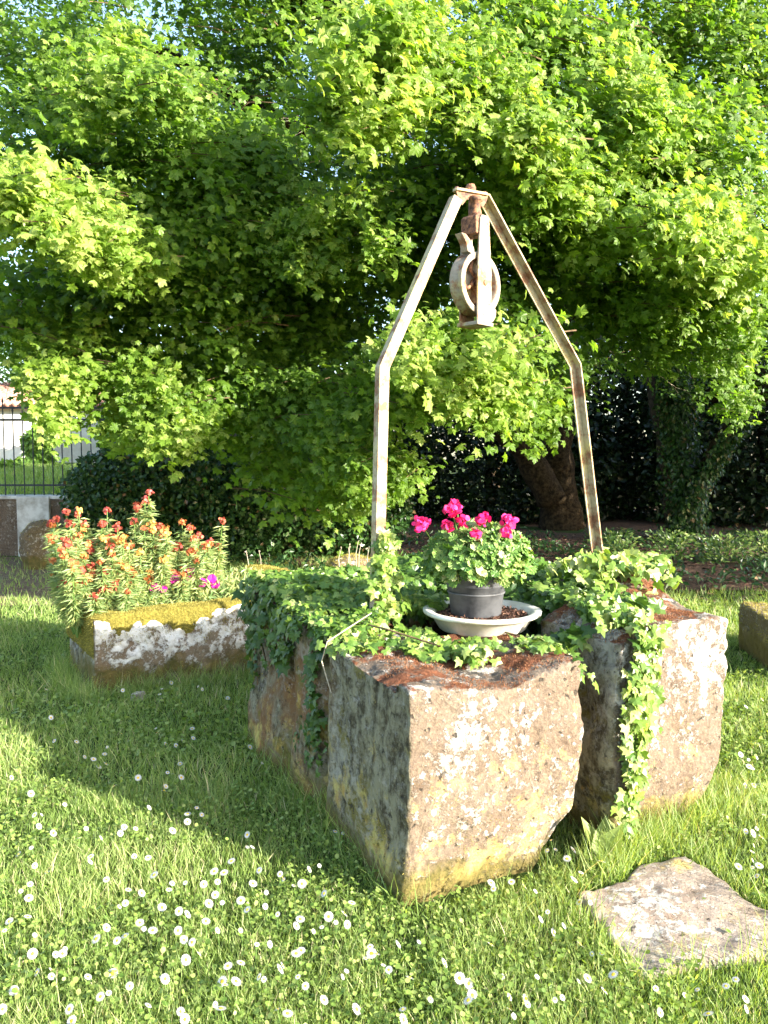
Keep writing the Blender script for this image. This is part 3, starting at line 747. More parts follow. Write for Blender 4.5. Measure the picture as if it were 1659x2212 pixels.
Mx = scaleM(frames(nrm, dr + rnd(gn, .6) + np.array([0, 0, -.3])), unif(.026, .050, gn)); tint = np.clip(rng.normal(.46, .27, gn), 0, 1)
keep = singles('leaf', GERL, pos, Mx, tint, M['geranium'], ger, 120, 18)
inst('leaves', GERL, pos[keep] - GP, Mx[keep], M['geranium'], ger, tint[keep])
gs = MB()
heads = [(910, 1133, 1.15), (975, 1100, 1.2), (998, 1123, .75), (1041, 1121, .95), (1099, 1128, 1.1), (966, 1138, .8), (1001, 1141, .7), (1027, 1157, .9), (1092, 1152, .8), (988, 1092, .6), (1120, 1160, .4)]
for hx, hy, hs in heads:
    c = at(hx, hy, 3.42 + random.uniform(-.06, .1)) - ger.location
    n = int(34 * hs); dd = norm(rnd(n) + np.array([.2, -.4, .3])); P = np.array(c) + dd * .026 * hs * unif(.6, 1.05, n)[:, None]
    hd = inst('flower_head', ROUND, P, scaleM(frames(dd + rnd(n, .35), rnd(n)), unif(.020, .030, n) * min(1, hs + .1)), M['magenta'], ger, kind=None)
    root = Vector((random.uniform(-.05, .05), random.uniform(-.04, .04), .0)); mid = (root + c) / 2 + Vector((c.x * .2, 0, .03))
    gs.tube([root, mid, c], [.004, .003, .0025], 6)
gs.build('stems', M['stem'], ger)

# ------------------------------------------------------------------ ivy
def ivy_build(name, label, pts, nrms, sizes, mat, tint, strands=None, cnt=300, cell=20):
    db = np.hypot(pts[:, 0] - bc.x, pts[:, 1] - bc.y)
    kk = ((db > .285) | ((db > .20) & (pts[:, 0] < bc.x - .12) & (pts[:, 2] > .84))) & ~((pts[:, 1] < bc.y + .05) & (pts[:, 0] > .10) & (pts[:, 0] < .85) & (pts[:, 2] > .80 + .35 * np.clip(db - .34, 0, 1)))
    pts, nrms, sizes, tint = pts[kk], nrms[kk], sizes[kk], tint[kk]
    base = pts.mean(0); e = empty(name, tuple(base), 0, label, 'ivy')
    n = len(pts)
    down = np.tile(np.array([0, 0, -1.0]), (n, 1)) + rnd(n, .55) + nrms * .3
    Mx = scaleM(frames(nrms, down), sizes)
    keep = singles('leaf', IVY, pts, Mx, tint, mat, e, cnt, cell)
    inst('leaves', IVY, pts[keep] - base, Mx[keep], mat, e, tint[keep])
    for s_ in strands or []:
        q = [Vector(p) - Vector(base) for p in s_]; MB().tube(q, [.004] * len(q), 5, cap=False).build('stem', M['twig'], e)
    return e
Un, Vn, On = np.array(Uv), np.array(Vv), np.array(WO)
def Wn(u, v, z): return On + np.outer(u, Un) + np.outer(v, Vn) + np.outer(z, [0, 0, 1])
def topA(v): return .76 * (1 + .075 * v)
P_, N_, S_, T_ = [], [], [], []
# mat over the left block's top
n = 4300; u = unif(-.01, .62, n); v = unif(.38, 1.80, n)
edge = .60 - .18 * np.sin(u * 9 + 1) - .30 * (u / .6)
kp = (v > edge * .7 + .36); kp &= np.array([noise.noise(Vector((a_ * 6, b_ * 6, 3))) for a_, b_ in zip(u, v)]) > -.16 - .5 * (v > 1.3); u, v = u[kp], v[kp]; n = len(u)
z = topA(v) + .01 + rng.random(n) ** 1.5 * (.045 + .03 * np.sin(u * 7 + v * 5)) + .03 * np.exp(-((u - .3) / .25) ** 2)
P_.append(Wn(u, v, z)); N_.append(norm(rnd(n, .45) + np.array([.15, -.45, .8]))); S_.append(unif(.034, .066, n)); T_.append(np.clip(rng.normal(.6, .22, n), 0, 1))
# tongue over the front ledge, right of centre, and around the basin's foot
for (uc, vc, su, sv, m_) in ((.34, .46, .06, .06, 190), (.43, .30, .03, .05, 110), (.62, .40, .10, .03, 110), (.72, .30, .04, .08, 150), (.78, .2, .03, .08, 160), (.10, .60, .05, .05, 120), (.26, .62, .13, .06, 260)):
    u = rng.normal(uc, su, m_); v = rng.normal(vc, sv, m_); z = .745 + rng.random(m_) * .05 + .01
    z = np.where(u > .77, z - .05 - (u - .77) * .6, z)
    P_.append(Wn(u, v, z)); N_.append(norm(rnd(m_, .45) + np.array([.15, -.5, .7]))); S_.append(unif(.03, .056, m_)); T_.append(np.clip(rng.normal(.7, .18, m_), 0, 1))
# strands running down the right edge of the front block's top
strA = [[W(.1, .9, .84), W(.2, .55, .84), W(.33, .35, .8)], [W(.7, .45, .8), W(.8, .2, .78), W(.83, .06, .68)]]
# runner climbing the left leg
n = 260; t = rng.random(n); base_ = np.array(onplane(815, 1320)); topp = np.array(onplane(828, 1150))
P_.append(base_ + (topp - base_) * t[:, None] + rnd(n, .03) * (1.5 - t[:, None]) + np.array([.02, -.03, 0])); N_.append(norm(rnd(n, .5) + np.array([.2, -.8, .4]))); S_.append(unif(.03, .055, n)); T_.append(np.clip(rng.normal(.8, .15, n), 0, 1))
ivy_build('ivy_plant', 'sunlit light green ivy mat covering the top of the left well block', np.concatenate(P_), np.concatenate(N_), np.concatenate(S_), M['ivy'], np.concatenate(T_), strA)
# drape down the shaded side
P_, N_, S_, T_ = [], [], [], []
strs = []
n = 150; v = unif(.9, 1.78, n); L = .08 + .16 * sm(v, .9, 1.3) * (1 + .3 * np.sin(v * 17)); t = rng.random(n) ** 1.3
z = topA(v) + .02 - t * L; P_.append(Wn(-.03 - .03 * rng.random(n), v, z)); T_.append(rng.random(n) * .8); S_.append(unif(.04, .075, n))
def strand(v0, z0, v1, z1, u0, m_, wid, sz=(.035, .07), dens=0.0):
    k = 14; tt = np.linspace(0, 1, k); wv_ = .03 * np.sin(tt * 9 + v0 * 5)
    strs.append([W(u0, v0 + (v1 - v0) * q + w_, z0 + (z1 - z0) * q) for q, w_ in zip(tt, wv_)])
    t = rng.random(m_); vv = v0 + (v1 - v0) * t + .03 * np.sin(t * 9 + v0 * 5) + rng.normal(0, wid, m_)
    P_.append(Wn(u0 - .01 - .02 * rng.random(m_), vv, z0 + (z1 - z0) * t + rng.normal(0, .02, m_))); T_.append(rng.random(m_) * .7); S_.append(unif(sz[0], sz[1], m_))
strand(.86, .80, .90, .28, 0.02, 80, .025); strand(.90, .36, .96, .20, .02, 110, .06, (.025, .045))
strand(1.62, .84, 1.56, .50, .0, 36, .03, (.03, .055)); strand(1.72, .86, 1.70, .34, .0, 60, .025, (.03, .055)); strand(1.36, .8, 1.38, .62, .0, 24, .03, (.03, .055))
strand(1.15, .8, 1.2, .58, -.01, 40, .04)
P = np.concatenate(P_); n = len(P)
Nn = norm(rnd(n, .4) + np.array([-.75, -.65, .35]))
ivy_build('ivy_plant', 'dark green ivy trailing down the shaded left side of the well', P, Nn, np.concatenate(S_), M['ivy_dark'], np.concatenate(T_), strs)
# mound over the back and the right block
P_, N_, S_, T_ = [], [], [], []
n = 6500; u = unif(.55, 1.85, n); v = unif(.42, 2.0, n)
kp = ~((u < 1.0) & (v < .80 + .1 * np.sin(u * 8))) & ~((u > 1.25) & (v < .60 + .25 * (u - 1.25)))
kp &= ~((u > 1.6) & (v < .9)); u, v = u[kp], v[kp]; n = len(u)
z = .80 + .13 * np.exp(-((u - 1.25) / .45) ** 2) * sm(v, .5, 1.2) + rng.random(n) * .10 - .04 * sm(v, 1.6, 2)
z -= .03; P_.append(Wn(u, v, z)); N_.append(norm(rnd(n, .45) + np.array([.15, -.5, .7]))); S_.append(unif(.04, .075, n)); T_.append(np.clip(rng.normal(.42, .22, n), 0, 1))
# inner face, falling into the hole towards the basin
n = 1900; u = unif(.80, 1.32, n); t = rng.random(n); v = .95 - .45 * (u - .8) / .5 + rng.normal(0, .05, n) + .1
z = .93 - t * .42; v = v - t * .10
P_.append(Wn(u, v, z)); N_.append(norm(rnd(n, .45) + np.array([-.15, -.9, .3]))); S_.append(unif(.045, .085, n)); T_.append(np.clip(rng.normal(.3, .2, n), 0, 1))
n = 800; u = unif(.86, 1.32, n); v = unif(.17, .65, n)
kp = v > .17 + .12 * np.sin(u * 13); u, v = u[kp], v[kp]; n = len(u)
P_.append(Wn(u, v, .87 + rng.random(n) * .07 - .10 * (u < .93))); N_.append(norm(rnd(n, .5) + np.array([.1, -.6, .6]))); S_.append(unif(.045, .08, n)); T_.append(np.clip(rng.normal(.5, .25, n), 0, 1))
n = 500; u = rng.normal(1.45, .14, n); v = rng.normal(.62, .10, n)
P_.append(Wn(u, v, .93 + rng.random(n) * .14)); N_.append(norm(rnd(n, .5) + np.array([.3, -.6, .5]))); S_.append(unif(.045, .08, n)); T_.append(np.clip(rng.normal(.8, .2, n), 0, 1))
ivy_build('ivy_plant', 'thick glossy ivy mound on the right well block and behind the basin', np.concatenate(P_), np.concatenate(N_), np.concatenate(S_), M['ivy'], np.concatenate(T_), [[W(.9, 1.2, .85), W(1.1, 1.0, .9), W(1.3, .8, .92)]])
# strand hanging down the front of the right block
P_, S_, T_, strs = [], [], [], []
for v0, uu0, uu1, z1, m_, wid in ((0, 1.00, .955, .05, 230, .026), (0, 1.04, .97, .3, 120, .03), (.0, 1.06, 1.0, .5, 70, .04), (0, .98, .94, .02, 80, .024)):
    t = rng.random(m_); uu = uu0 + (uu1 - uu0) * t + .02 * np.sin(t * 12) + rng.normal(0, wid, m_) * (1.0 + .5 * np.sin(t * 23 + uu0 * 9)) * .85
    P_.append(Wn(uu, -.035 - .03 * rng.random(m_), .90 + (z1 - .90) * t)); S_.append(unif(.032, .062, m_)); T_.append(np.clip(rng.normal(.75, .2, m_), 0, 1))
    strs.append([W(uu0 + (uu1 - uu0) * q + .02 * math.sin(q * 12), -.02, .88 + (z1 - .88) * q) for q in np.linspace(0, 1, 12)])
for vv in range(1):
    m_ = 300; u = rng.normal(1.04, .05, m_); v = unif(0, .5, m_)
    P_.append(Wn(u + .25 * v, v, .87 + rng.random(m_) * .06)); S_.append(unif(.035, .06, m_)); T_.append(np.clip(rng.normal(.8, .2, m_), 0, 1))
P = np.concatenate(P_); n = len(P)
ivy_build('ivy_plant', 'narrow sunlit ivy strand hanging down the front of the right well block', P, norm(rnd(n, .45) + np.array([.35, -.85, .35])), np.concatenate(S_), M['ivy'], np.concatenate(T_), strs, 220, 16)
# pale dead runner across the left top edge
dt = MB(); dt.tube([W(-.04, .58, .60), W(-.06, .63, .72), W(-.04, .62, .80), W(.06, .60, .86), W(.16, .62, .90)], [.002, .003, .003, .003, .002], 6)
tag(dt.build('bare_runner', M['drytwig'], None), 'thin pale bare ivy runner arching over the top edge of the left well block', 'twig')

# ------------------------------------------------------------------ wallflowers and petunias in the trough
def wallflower(u, v, h, lean, hues, label, heads=3):
    base = Tw(u, v, .40); e = empty('wallflower', base, 0, label, 'flower', 'wallflowers in the stone trough')
    B = np.array(base); st = MB(); LP, LN, LD, LS = [], [], [], []
    for k in range(heads + 6):
        a_ = random.uniform(0, 6.28); r_ = random.uniform(.02, .11) * (1 + h)
        tip = Vector((lean[0] + r_ * math.cos(a_), lean[1] + r_ * math.sin(a_), h * random.uniform(.55, .98) if k else h))
        mid = Vector((tip.x * .75, tip.y * .75, tip.z * .5)); st.tube([Vector((0, 0, -.05)), mid, tip], [.006, .004, .003], 5)
        m_ = int(80 + 170 * h); t = unif(.12, .93, m_); an = unif(0, 6.28, m_)
        q = np.where((t < .5)[:, None], np.array(mid) * (t * 2)[:, None], np.array(mid) + (np.array(tip) - np.array(mid)) * ((t - .5) * 2)[:, None])
        rad_ = np.stack([np.cos(an), np.sin(an), unif(.1, .8, m_)], 1)
        LP.append(q + rad_ * .004); LD.append(rad_); LN.append(np.cross(rad_, rnd(m_)) * .3 + np.array([0, -.2, .9])); LS.append(unif(.05, .085, m_))
        n = random.randint(16, 30); dd = norm(rnd(n) * np.array([1, 1, .8]) + np.array([0, -.1, .3]))
        P = np.array(tip) + dd * np.array([.027, .027, .024]) * random.uniform(.7, 1.25) * unif(.3, 1.1, n)[:, None]
        hue = random.choice(hues)
        inst('flower_head', ROUND, P, scaleM(frames(dd + rnd(n, .35), rnd(n)), unif(.016, .026, n)), M['orange'], e, np.clip(rng.normal(hue, .14, n), 0, 1), kind=None)
    LP, LD, LN, LS = map(np.concatenate, (LP, LD, LN, LS))
    Mx = scaleM(frames(LN, LD), LS); tn = np.clip(rng.normal(.55, .25, len(LP)), 0, 1)
    inst('leaves', LANCE, LP, Mx * np.array([1.3, 1, 1]), M['wallleaf'], e, tn); st.build('stems', M['stem'], e)
red, org, yel = .25, .62, .95
def wpos(px, hpx_top, v):
    """trough u for a picture column at depth v"""
    for k in range(40):
        u = -.05 + k * .04; p = Tw(u, v, .45); x, y, f = proj(np.array([p]))
        if x[0] >= px: break
    d = Tw(u, v, 0); top = at(px, hpx_top, d.y); return u, max(.12, top.z - .38)
WF = [(125, 1165, .35, (red, org), 'at the far left corner'), (150, 1130, .55, (org, red), 'behind the left corner, leaning out'), (185, 1108, .6, (red, yel), 'in the tall left clump with red tops'),
      (225, 1112, .5, (red, red), 'at the left clump, crimson tops'), (175, 1190, .28, (org, yel), 'low in the left clump'), (240, 1165, .32, (yel, org), 'yellow-topped, in the middle of the clump'),
      (205, 1225, .22, (red, org), 'short, near the front rim'), (275, 1170, .35, (org, red), 'between the left clump and the tallest spike'), (308, 1070, .5, (red, red), 'the tallest spike, with red flowers'),
      (320, 1140, .3, (org, yel), 'orange, just right of the tallest spike'), (350, 1140, .45, (org, red), 'dense orange, right of the centre'), (375, 1165, .3, (org, org), 'orange-red, in the right group'),
      (395, 1135, .5, (red, org), 'in the right group, second from its end'), (428, 1130, .45, (org, red), 'at the right end of the clump'), (140, 1215, .24, (red, org), 'low at the left corner, brick red'),
      (260, 1215, .2, (org, red), 'short, in front of the clump'), (305, 1200, .22, (org, yel), 'short, below the tallest spike'), (412, 1165, .3, (red, org), 'short, at the right end of the clump')]
for px, ty, v, hues, w in WF:
    u, h = wpos(px, ty, v); wallflower(u, v, h, (0, 0), hues, 'orange-red wallflower ' + w, 4 if h > .25 else 3)
# leafy filler and petunias
pet = empty('petunia', Tw(.85, .25, .4), 0, 'low petunia with magenta flowers among grey-green leaves at the right of the trough', 'plant')
B = np.array(pet.location)
n = 3800; u = unif(.08, 1.38, n); v = unif(.15, .75, n); P = np.array([Tw(a_, b_, 0) for a_, b_ in zip(u, v)]); P[:, 2] = .46 + rng.random(n) * (.06 + .12 * sm(u, .2, .7))
inst('leaves', LANCE, P - B, scaleM(frames(rnd(n) + np.array([0, -.4, .6]), rnd(n) + np.array([0, 0, .9])), unif(.04, .08, n)) * np.array([1.6, 1, 1]), M['wallleaf'], pet)
for hx, hy in ((377, 1252), (393, 1262), (409, 1248), (411, 1232), (437, 1258), (458, 1250), (332, 1268), (352, 1270), (465, 1262)):
    u_, _h = wpos(hx, hy, .20); c = at(hx, hy, Tw(u_, .20, 0).y)
    n = 7; an = np.arange(n) / n * 6.28; dd = np.stack([np.cos(an), np.full(n, -.25), np.sin(an)], 1)
    inst('flower', ROUND, np.tile(np.array(c) - B, (n, 1)), scaleM(frames(np.tile([0.2, -1, .3], (n, 1)) + rnd(n, .15), dd), np.full(n, .036)), M['purple'], pet, kind=None)

# ------------------------------------------------------------------ wall, fence, outbuilding
FY = 12.1
wall = empty('low_wall', (-6, FY, 0), 0, 'low dark-stained rendered wall carrying the iron railing at the left', 'wall')
MB().box((-.1, .2, .44), (11.8, .4, .9)).build('wall_body', M['wallstone'], wall)
MB().box((-.1, .2, .905), (11.9, .46, .05)).build('coping', M['cream_wall'], wall, bevel=.01)
px0 = at(40, 1100, FY).x + 6; px1 = at(110, 1100, FY).x + 6
MB().box(((px0 + px1) / 2, -.03, .455), (px1 - px0, .08, .93)).build('plaster_pier', M['cream_wall'], wall, bevel=.012)
fence = empty('iron_railing', (-6, FY + .2, .93), 0, 'black iron railing of thin upright bars along the low wall at the left', 'railing')
def zat(py): return at(829, py, FY + .2).z - .93
for zz, hh in ((zat(881), .035), (zat(907), .035), (zat(1048), .03)):
    MB().box((-.1, 0, zz), (11.7, .03, hh)).build('rail', M['iron'], fence)
def bar(h):
    mb = MB(); mb.tube([(0, 0, -.01), (0, 0, h)], .009, 6); mb.tube([(0, 0, h), (0, 0, h + .03), (0, 0, h + .10)], [.009, .016, .001], 6); return mb
b1 = bar(zat(871)).build('bar', M['iron'], fence); b2 = bar(zat(880) - .08).build('bar', M['iron'], fence)
b1.location = (-5.9, -.02, 0); b2.location = (-5.75, -.02, 0)
for k in range(2, 78):
    s_ = (b1, b2)[k % 2]; o = s_.copy(); COL.objects.link(o); o.parent = fence; o.location = (-5.9 + .15 * k, -.02, 0)
gx2, gy2 = np.meshgrid(np.linspace(-26, -3.2, 60), np.linspace(12.75, 40, 60))
V = np.stack([gx2, gy2, .86 + .032 * (gy2 - 12.75) + .05 * np.sin(gx2 * 1.3) * np.sin(gy2 * .9)], -1).reshape(-1, 3)
i = (np.arange(59)[:, None] * 60 + np.arange(59)[None]).ravel()
T = np.concatenate([np.stack([i, i + 1, i + 61], 1), np.stack([i, i + 61, i + 60], 1)])
M['bank'] = simple('bank_turf', (.07, .13, .025), 1.0, var=(.15, .21, .05), scale=6, bump=.6, bdist=.05)
tag(link('grass_bank', tri_mesh('grass_bank', V, T, smooth=True), None, M['bank']), kind='structure')
n = 22000; x = unif(-14, -3, n); y = 12.9 + 11 * rng.random(n); P = np.stack([x, y, .86 + .032 * (y - 12.75)], 1); d = norm(rnd(n, .35) + np.array([0, 0, 1.0])); hh = unif(.05, .2, n)
o = inst('bank_grass', BLADE, P, scaleM(frames(rnd(n) * np.array([1, 1, .1]), d), np.stack([hh * .15, hh, hh], 1)), M['grass'], None, np.clip(rng.normal(.4, .2, n), 0, 1)); tag(o, 'tall sunlit grass on the bank beyond the iron railing', 'grass')
# outbuilding beyond
hb = empty('outbuilding', (-12, 26, .75), 0, 'long white outbuilding with a clay tile roof beyond the railing', 'building')
MB().box((0, 2, 1.2), (16, 4, 2.5)).build('wall', M['white_wall'], hb)
MB().prism([(-.25, 2.38), (4, 3.45), (4, 3.35), (-.25, 2.3)], -8.2, 8.2, Matrix(((0, 0, 1, 0), (1, 0, 0, 0), (0, 1, 0, 0), (0, 0, 0, 1)))).build('roof', M['tile'], hb)
tm = MB(); tm.tube([(0, -.28, 2.42), (0, 2, 2.99), (0, 4, 3.49)], .085, 8); t0 = tm.build('roof_tile', M['tile'], hb, smooth=True); t0.location.x = -8
for k in range(1, 64):
    o = t0.copy(); COL.objects.link(o); o.parent = hb; o.location = (-8 + k * .25, 0, 0)
MB().box((3.2, -.01, 1.1), (.9, .06, 2.0)).build('door', M['bark'], hb)

# ------------------------------------------------------------------ foliage generators
def spray_cloud(ends, length, width, per, droop=.35, thick=.05, outward=(0.12, -1, .05), leaf=(.05, .09), tint_mu=.5, tint_sd=.2, face=(.25, -.55, .6)):
    """leaves set along drooping twigs that run towards `ends`; returns pos, M, tint, twigs"""
    P_, Nn, D_, S_, T_, tw = [], [], [], [], [], []
    for e in ends:
        L = length * random.uniform(.6, 1.3); od = norm(np.array(outward) + rng.normal(size=3) * np.array([.85, .35, .35])); od[2] = abs(od[2]) * .5
        m_ = int(per * random.uniform(.6, 1.3)); t = rng.random(m_) ** .8
        side = norm(np.cross(od, [0, 0, 1])); start = e - od * L + np.array([0, 0, droop * L])
        lat = (rng.random(m_) * 2 - 1) * width * (1.05 - .75 * t)
        q = start + od * (t * L)[:, None] + side * lat[:, None]
        q[:, 2] -= droop * L * t ** 1.6 + np.abs(lat) * .14 + rng.normal(0, thick, m_)
        P_.append(q); D_.append(norm(od * .6 + side * (lat / max(width, .01))[:, None] + rnd(m_, .35) + np.array([0, 0, -.55])))
        Nn.append(norm(np.array(face) + rnd(m_, .42))); S_.append(unif(leaf[0], leaf[1], m_)); tt = random.gauss(0, .08)
        T_.append(np.clip(rng.normal(tint_mu + tt, tint_sd, m_) + .22 * (t - .6), 0, 1))
        k = [start + od * (x * L) - np.array([0, 0, droop * L * x ** 1.6]) for x in (0, .33, .66, .95)]; tw.append(k)
    P_, Nn, D_, S_, T_ = map(np.concatenate, (P_, Nn, D_, S_, T_))
    return P_, scaleM(frames(Nn, D_), S_), T_, tw
def lobe_ends(cx, cy, rx, ry, ang, Y, n, dy=.5):
    o = []
    a_ = R(ang)
    for _ in range(n):
        r_ = math.sqrt(random.random()); th = random.uniform(0, 6.28); x = rx * r_ * math.cos(th); y = ry * r_ * math.sin(th)
        o.append(np.array(at(cx + x * math.cos(a_) - y * math.sin(a_), cy + x * math.sin(a_) + y * math.cos(a_), Y + random.gauss(0, dy * .7))))
    return o
def gather(lobes, **kw):
    A, B_, C_, D_ = [], [], [], []
    for (cx, cy, rx, ry, ang, Y, n, tm_) in lobes:
        Y = Y - .7 if 8 <= Y < 9.3 and cy > 0 and cx < 1700 else Y
        p, m_, t, tw = spray_cloud(lobe_ends(cx, cy, rx, ry, ang, Y, n), tint_mu=tm_, **kw); A.append(p); B_.append(m_); C_.append(t); D_ += tw
    return np.concatenate(A), np.concatenate(B_), np.concatenate(C_), D_
def add_twigs(name, tw, parent, r=.006):
    mb = MB(); o = parent.location
    for k in tw: mb.tube([Vector(p) - o for p in k], [r, r * .8, r * .6, r * .3], 3, cap=False)
    return mb.build(name, M['twig'], parent, 'stuff')

# ---- main maple: trunk, limbs, low sweeping sprays
mt0 = Vector((at(1205, 1120, 16.5).x, 16.5, 0))
maple = empty('maple_tree', mt0, 0, 'huge old maple with a thick forked trunk, its bright green boughs hanging over the well', 'tree')
def limb(parent, name, pxs, rad, n=14, mat='bark', wob=.3):
    pts = [Vector(p) if len(p) == 3 and isinstance(p, Vector) else at(*p) for p in pxs]
    # smooth resample
    out_, rr = [], []
    for i_ in range(len(pts) - 1):
        p0 = pts[max(i_ - 1, 0)]; p1 = pts[i_]; p2 = pts[i_ + 1]; p3 = pts[min(i_ + 2, len(pts) - 1)]
        for k in range(6):
            t = k / 6
            out_.append(.5 * ((2 * p1) + (p2 - p0) * t + (2 * p0 - 5 * p1 + 4 * p2 - p3) * t * t + (3 * p1 - 3 * p2 + p3 - p0) * t ** 3)); rr.append(rad[i_] + (rad[i_ + 1] - rad[i_]) * t)
    out_.append(pts[-1]); rr.append(rad[-1])
    mb = MB(); mb.tube([p - parent.location for p in out_], rr, n, wob=wob)
    return mb.build(name, M[mat], parent, smooth=True)
limb(maple, 'trunk', [(1215, 1150, 16.5), (1205, 1040, 16.5), (1205, 930, 16.4), (1215, 800, 16.4), (1225, 640, 16.2), (1200, 420, 15.8), (1150, 200, 15), (1120, -100, 14)], [.50, .34, .29, .26, .25, .22, .2, .16], 20)
limb(maple, 'limb', [(1190, 1080, 16.2), (1130, 970, 15.9), (1050, 900, 15.3), (980, 820, 14.5), (900, 640, 13.6), (800, 520, 12.5), (620, 420, 11.5), (380, 300, 10.5)], [.30, .26, .22, .20, .17, .14, .11, .07])
limb(maple, 'limb', [(1215, 700, 16.2), (1300, 560, 15), (1400, 380, 13.5), (1440, 200, 12.5), (1480, 60, 11.5), (1550, -60, 10.5)], [.3, .24, .2, .17, .14, .1])
limb(maple, 'limb', [(1210, 560, 15.8), (1100, 400, 14), (900, 200, 12), (720, 30, 10), (600, -20, 9)], [.25, .22, .18, .17, .14])
limb(maple, 'branch', [(700, 300, 11.5), (560, 240, 10.5), (420, 150, 10), (350, 115, 9.5), (200, 60, 9)], [.11, .1, .08, .06, .03], 10)
limb(maple, 'branch', [(640, 290, 11), (520, 200, 10.8), (330, 200, 10.5), (150, 190, 10)], [.09, .07, .05, .03], 10)
limb(maple, 'branch', [(900, 640, 13.6), (760, 560, 12), (600, 600, 11), (420, 560, 10), (200, 600, 9)], [.12, .09, .07, .05, .02], 10)
limb(maple, 'branch', [(720, 760, 12), (560, 700, 11.4), (400, 560, 11), (300, 460, 10.6)], [.07, .06, .05, .03], 10)
limb(maple, 'branch', [(1400, 380, 13.5), (1500, 380, 12), (1600, 470, 10.5), (1700, 520, 9.5)], [.12, .1, .08, .05], 10)
limb(maple, 'branch', [(1200, 420, 15.8), (1050, 470, 12), (900, 430, 10), (780, 420, 8.5)], [.14, .1, .07, .04], 10)

near = [  # cx, cy, rx, ry, tilt, Y, sprays, tint
    (825, 150, 85, 140, 0, 5.9, 34, .80), (760, 240, 60, 60, 0, 6.1, 10, .72), (870, 60, 60, 50, 0, 6.0, 8, .8),
    (250, 165, 130, 40, 18, 6.9, 14, .72), (370, 230, 70, 60, 30, 7.0, 9, .62), (240, 110, 30, 40, 0, 7.0, 4, .7), (170, 230, 70, 40, 0, 6.9, 6, .7),
    (110, 455, 170, 45, 24, 6.1, 26, .85), (60, 420, 90, 50, 10, 6.2, 9, .8), (200, 545, 120, 45, 22, 6.3, 15, .75),
    (700, 470, 90, 70, 0, 7.0, 16, .72), (640, 545, 60, 40, 0, 7.0, 7, .7), (770, 560, 60, 50, 0, 7.2, 8, .6),
    (960, 790, 90, 70, 0, 6.0, 24, .85), (1050, 860, 70, 50, 20, 6.1, 12, .7), (900, 850, 60, 60, 0, 6.3, 10, .68), (1010, 740, 70, 40, 0, 6.2, 8, .75),
    (1390, 185, 50, 60, 0, 6.8, 12, .78), (1430, 280, 50, 70, 0, 6.9, 12, .65), (1370, 260, 50, 60, 0, 7.0, 8, .66),
    (1190, 320, 60, 80, 10, 6.3, 18, .78), (1090, 230, 80, 60, 0, 6.5, 16, .72), (1010, 150, 90, 60, 0, 6.7, 12, .66), (1260, 410, 50, 40, 0, 6.4, 9, .72),
    (1150, 440, 70, 40, 0, 6.8, 10, .6), (1520, 490, 90, 36, 22, 6.3, 18, .82), (1610, 560, 70, 50, 30, 6.3, 14, .82), (1340, 520, 90, 45, 0, 6.9, 14, .66),
    (340, 870, 90, 60, 0, 7.4, 14, .62), (300, 930, 80, 40, 0, 7.3, 9, .7), (80, 850, 60, 40, 10, 7.2, 8, .82), (90, 905, 30, 30, 0, 7.2, 3, .85), (380, 950, 28, 24, 0, 7.2, 4, .8),
    (770, 960, 60, 110, 8, 6.9, 22, .48), (830, 1030, 40, 50, 0, 7.0, 8, .5), (760, 1080, 50, 25, 0, 7.0, 5, .5), (1190, 900, 40, 70, 0, 7.6, 9, .5), (1150, 860, 40, 60, 0, 7.6, 6, .52),
    (620, 850, 70, 60, 0, 7.8, 10, .45), (560, 900, 60, 30, 0, 7.8, 5, .45),
    (1500, 700, 110, 60, 10, 7.6, 14, .5), (1600, 680, 60, 90, 0, 7.4, 12, .55), (1430, 760, 50, 50, 0, 7.8, 5, .48), (1620, 840, 40, 60, 0, 7.8, 6, .48)]
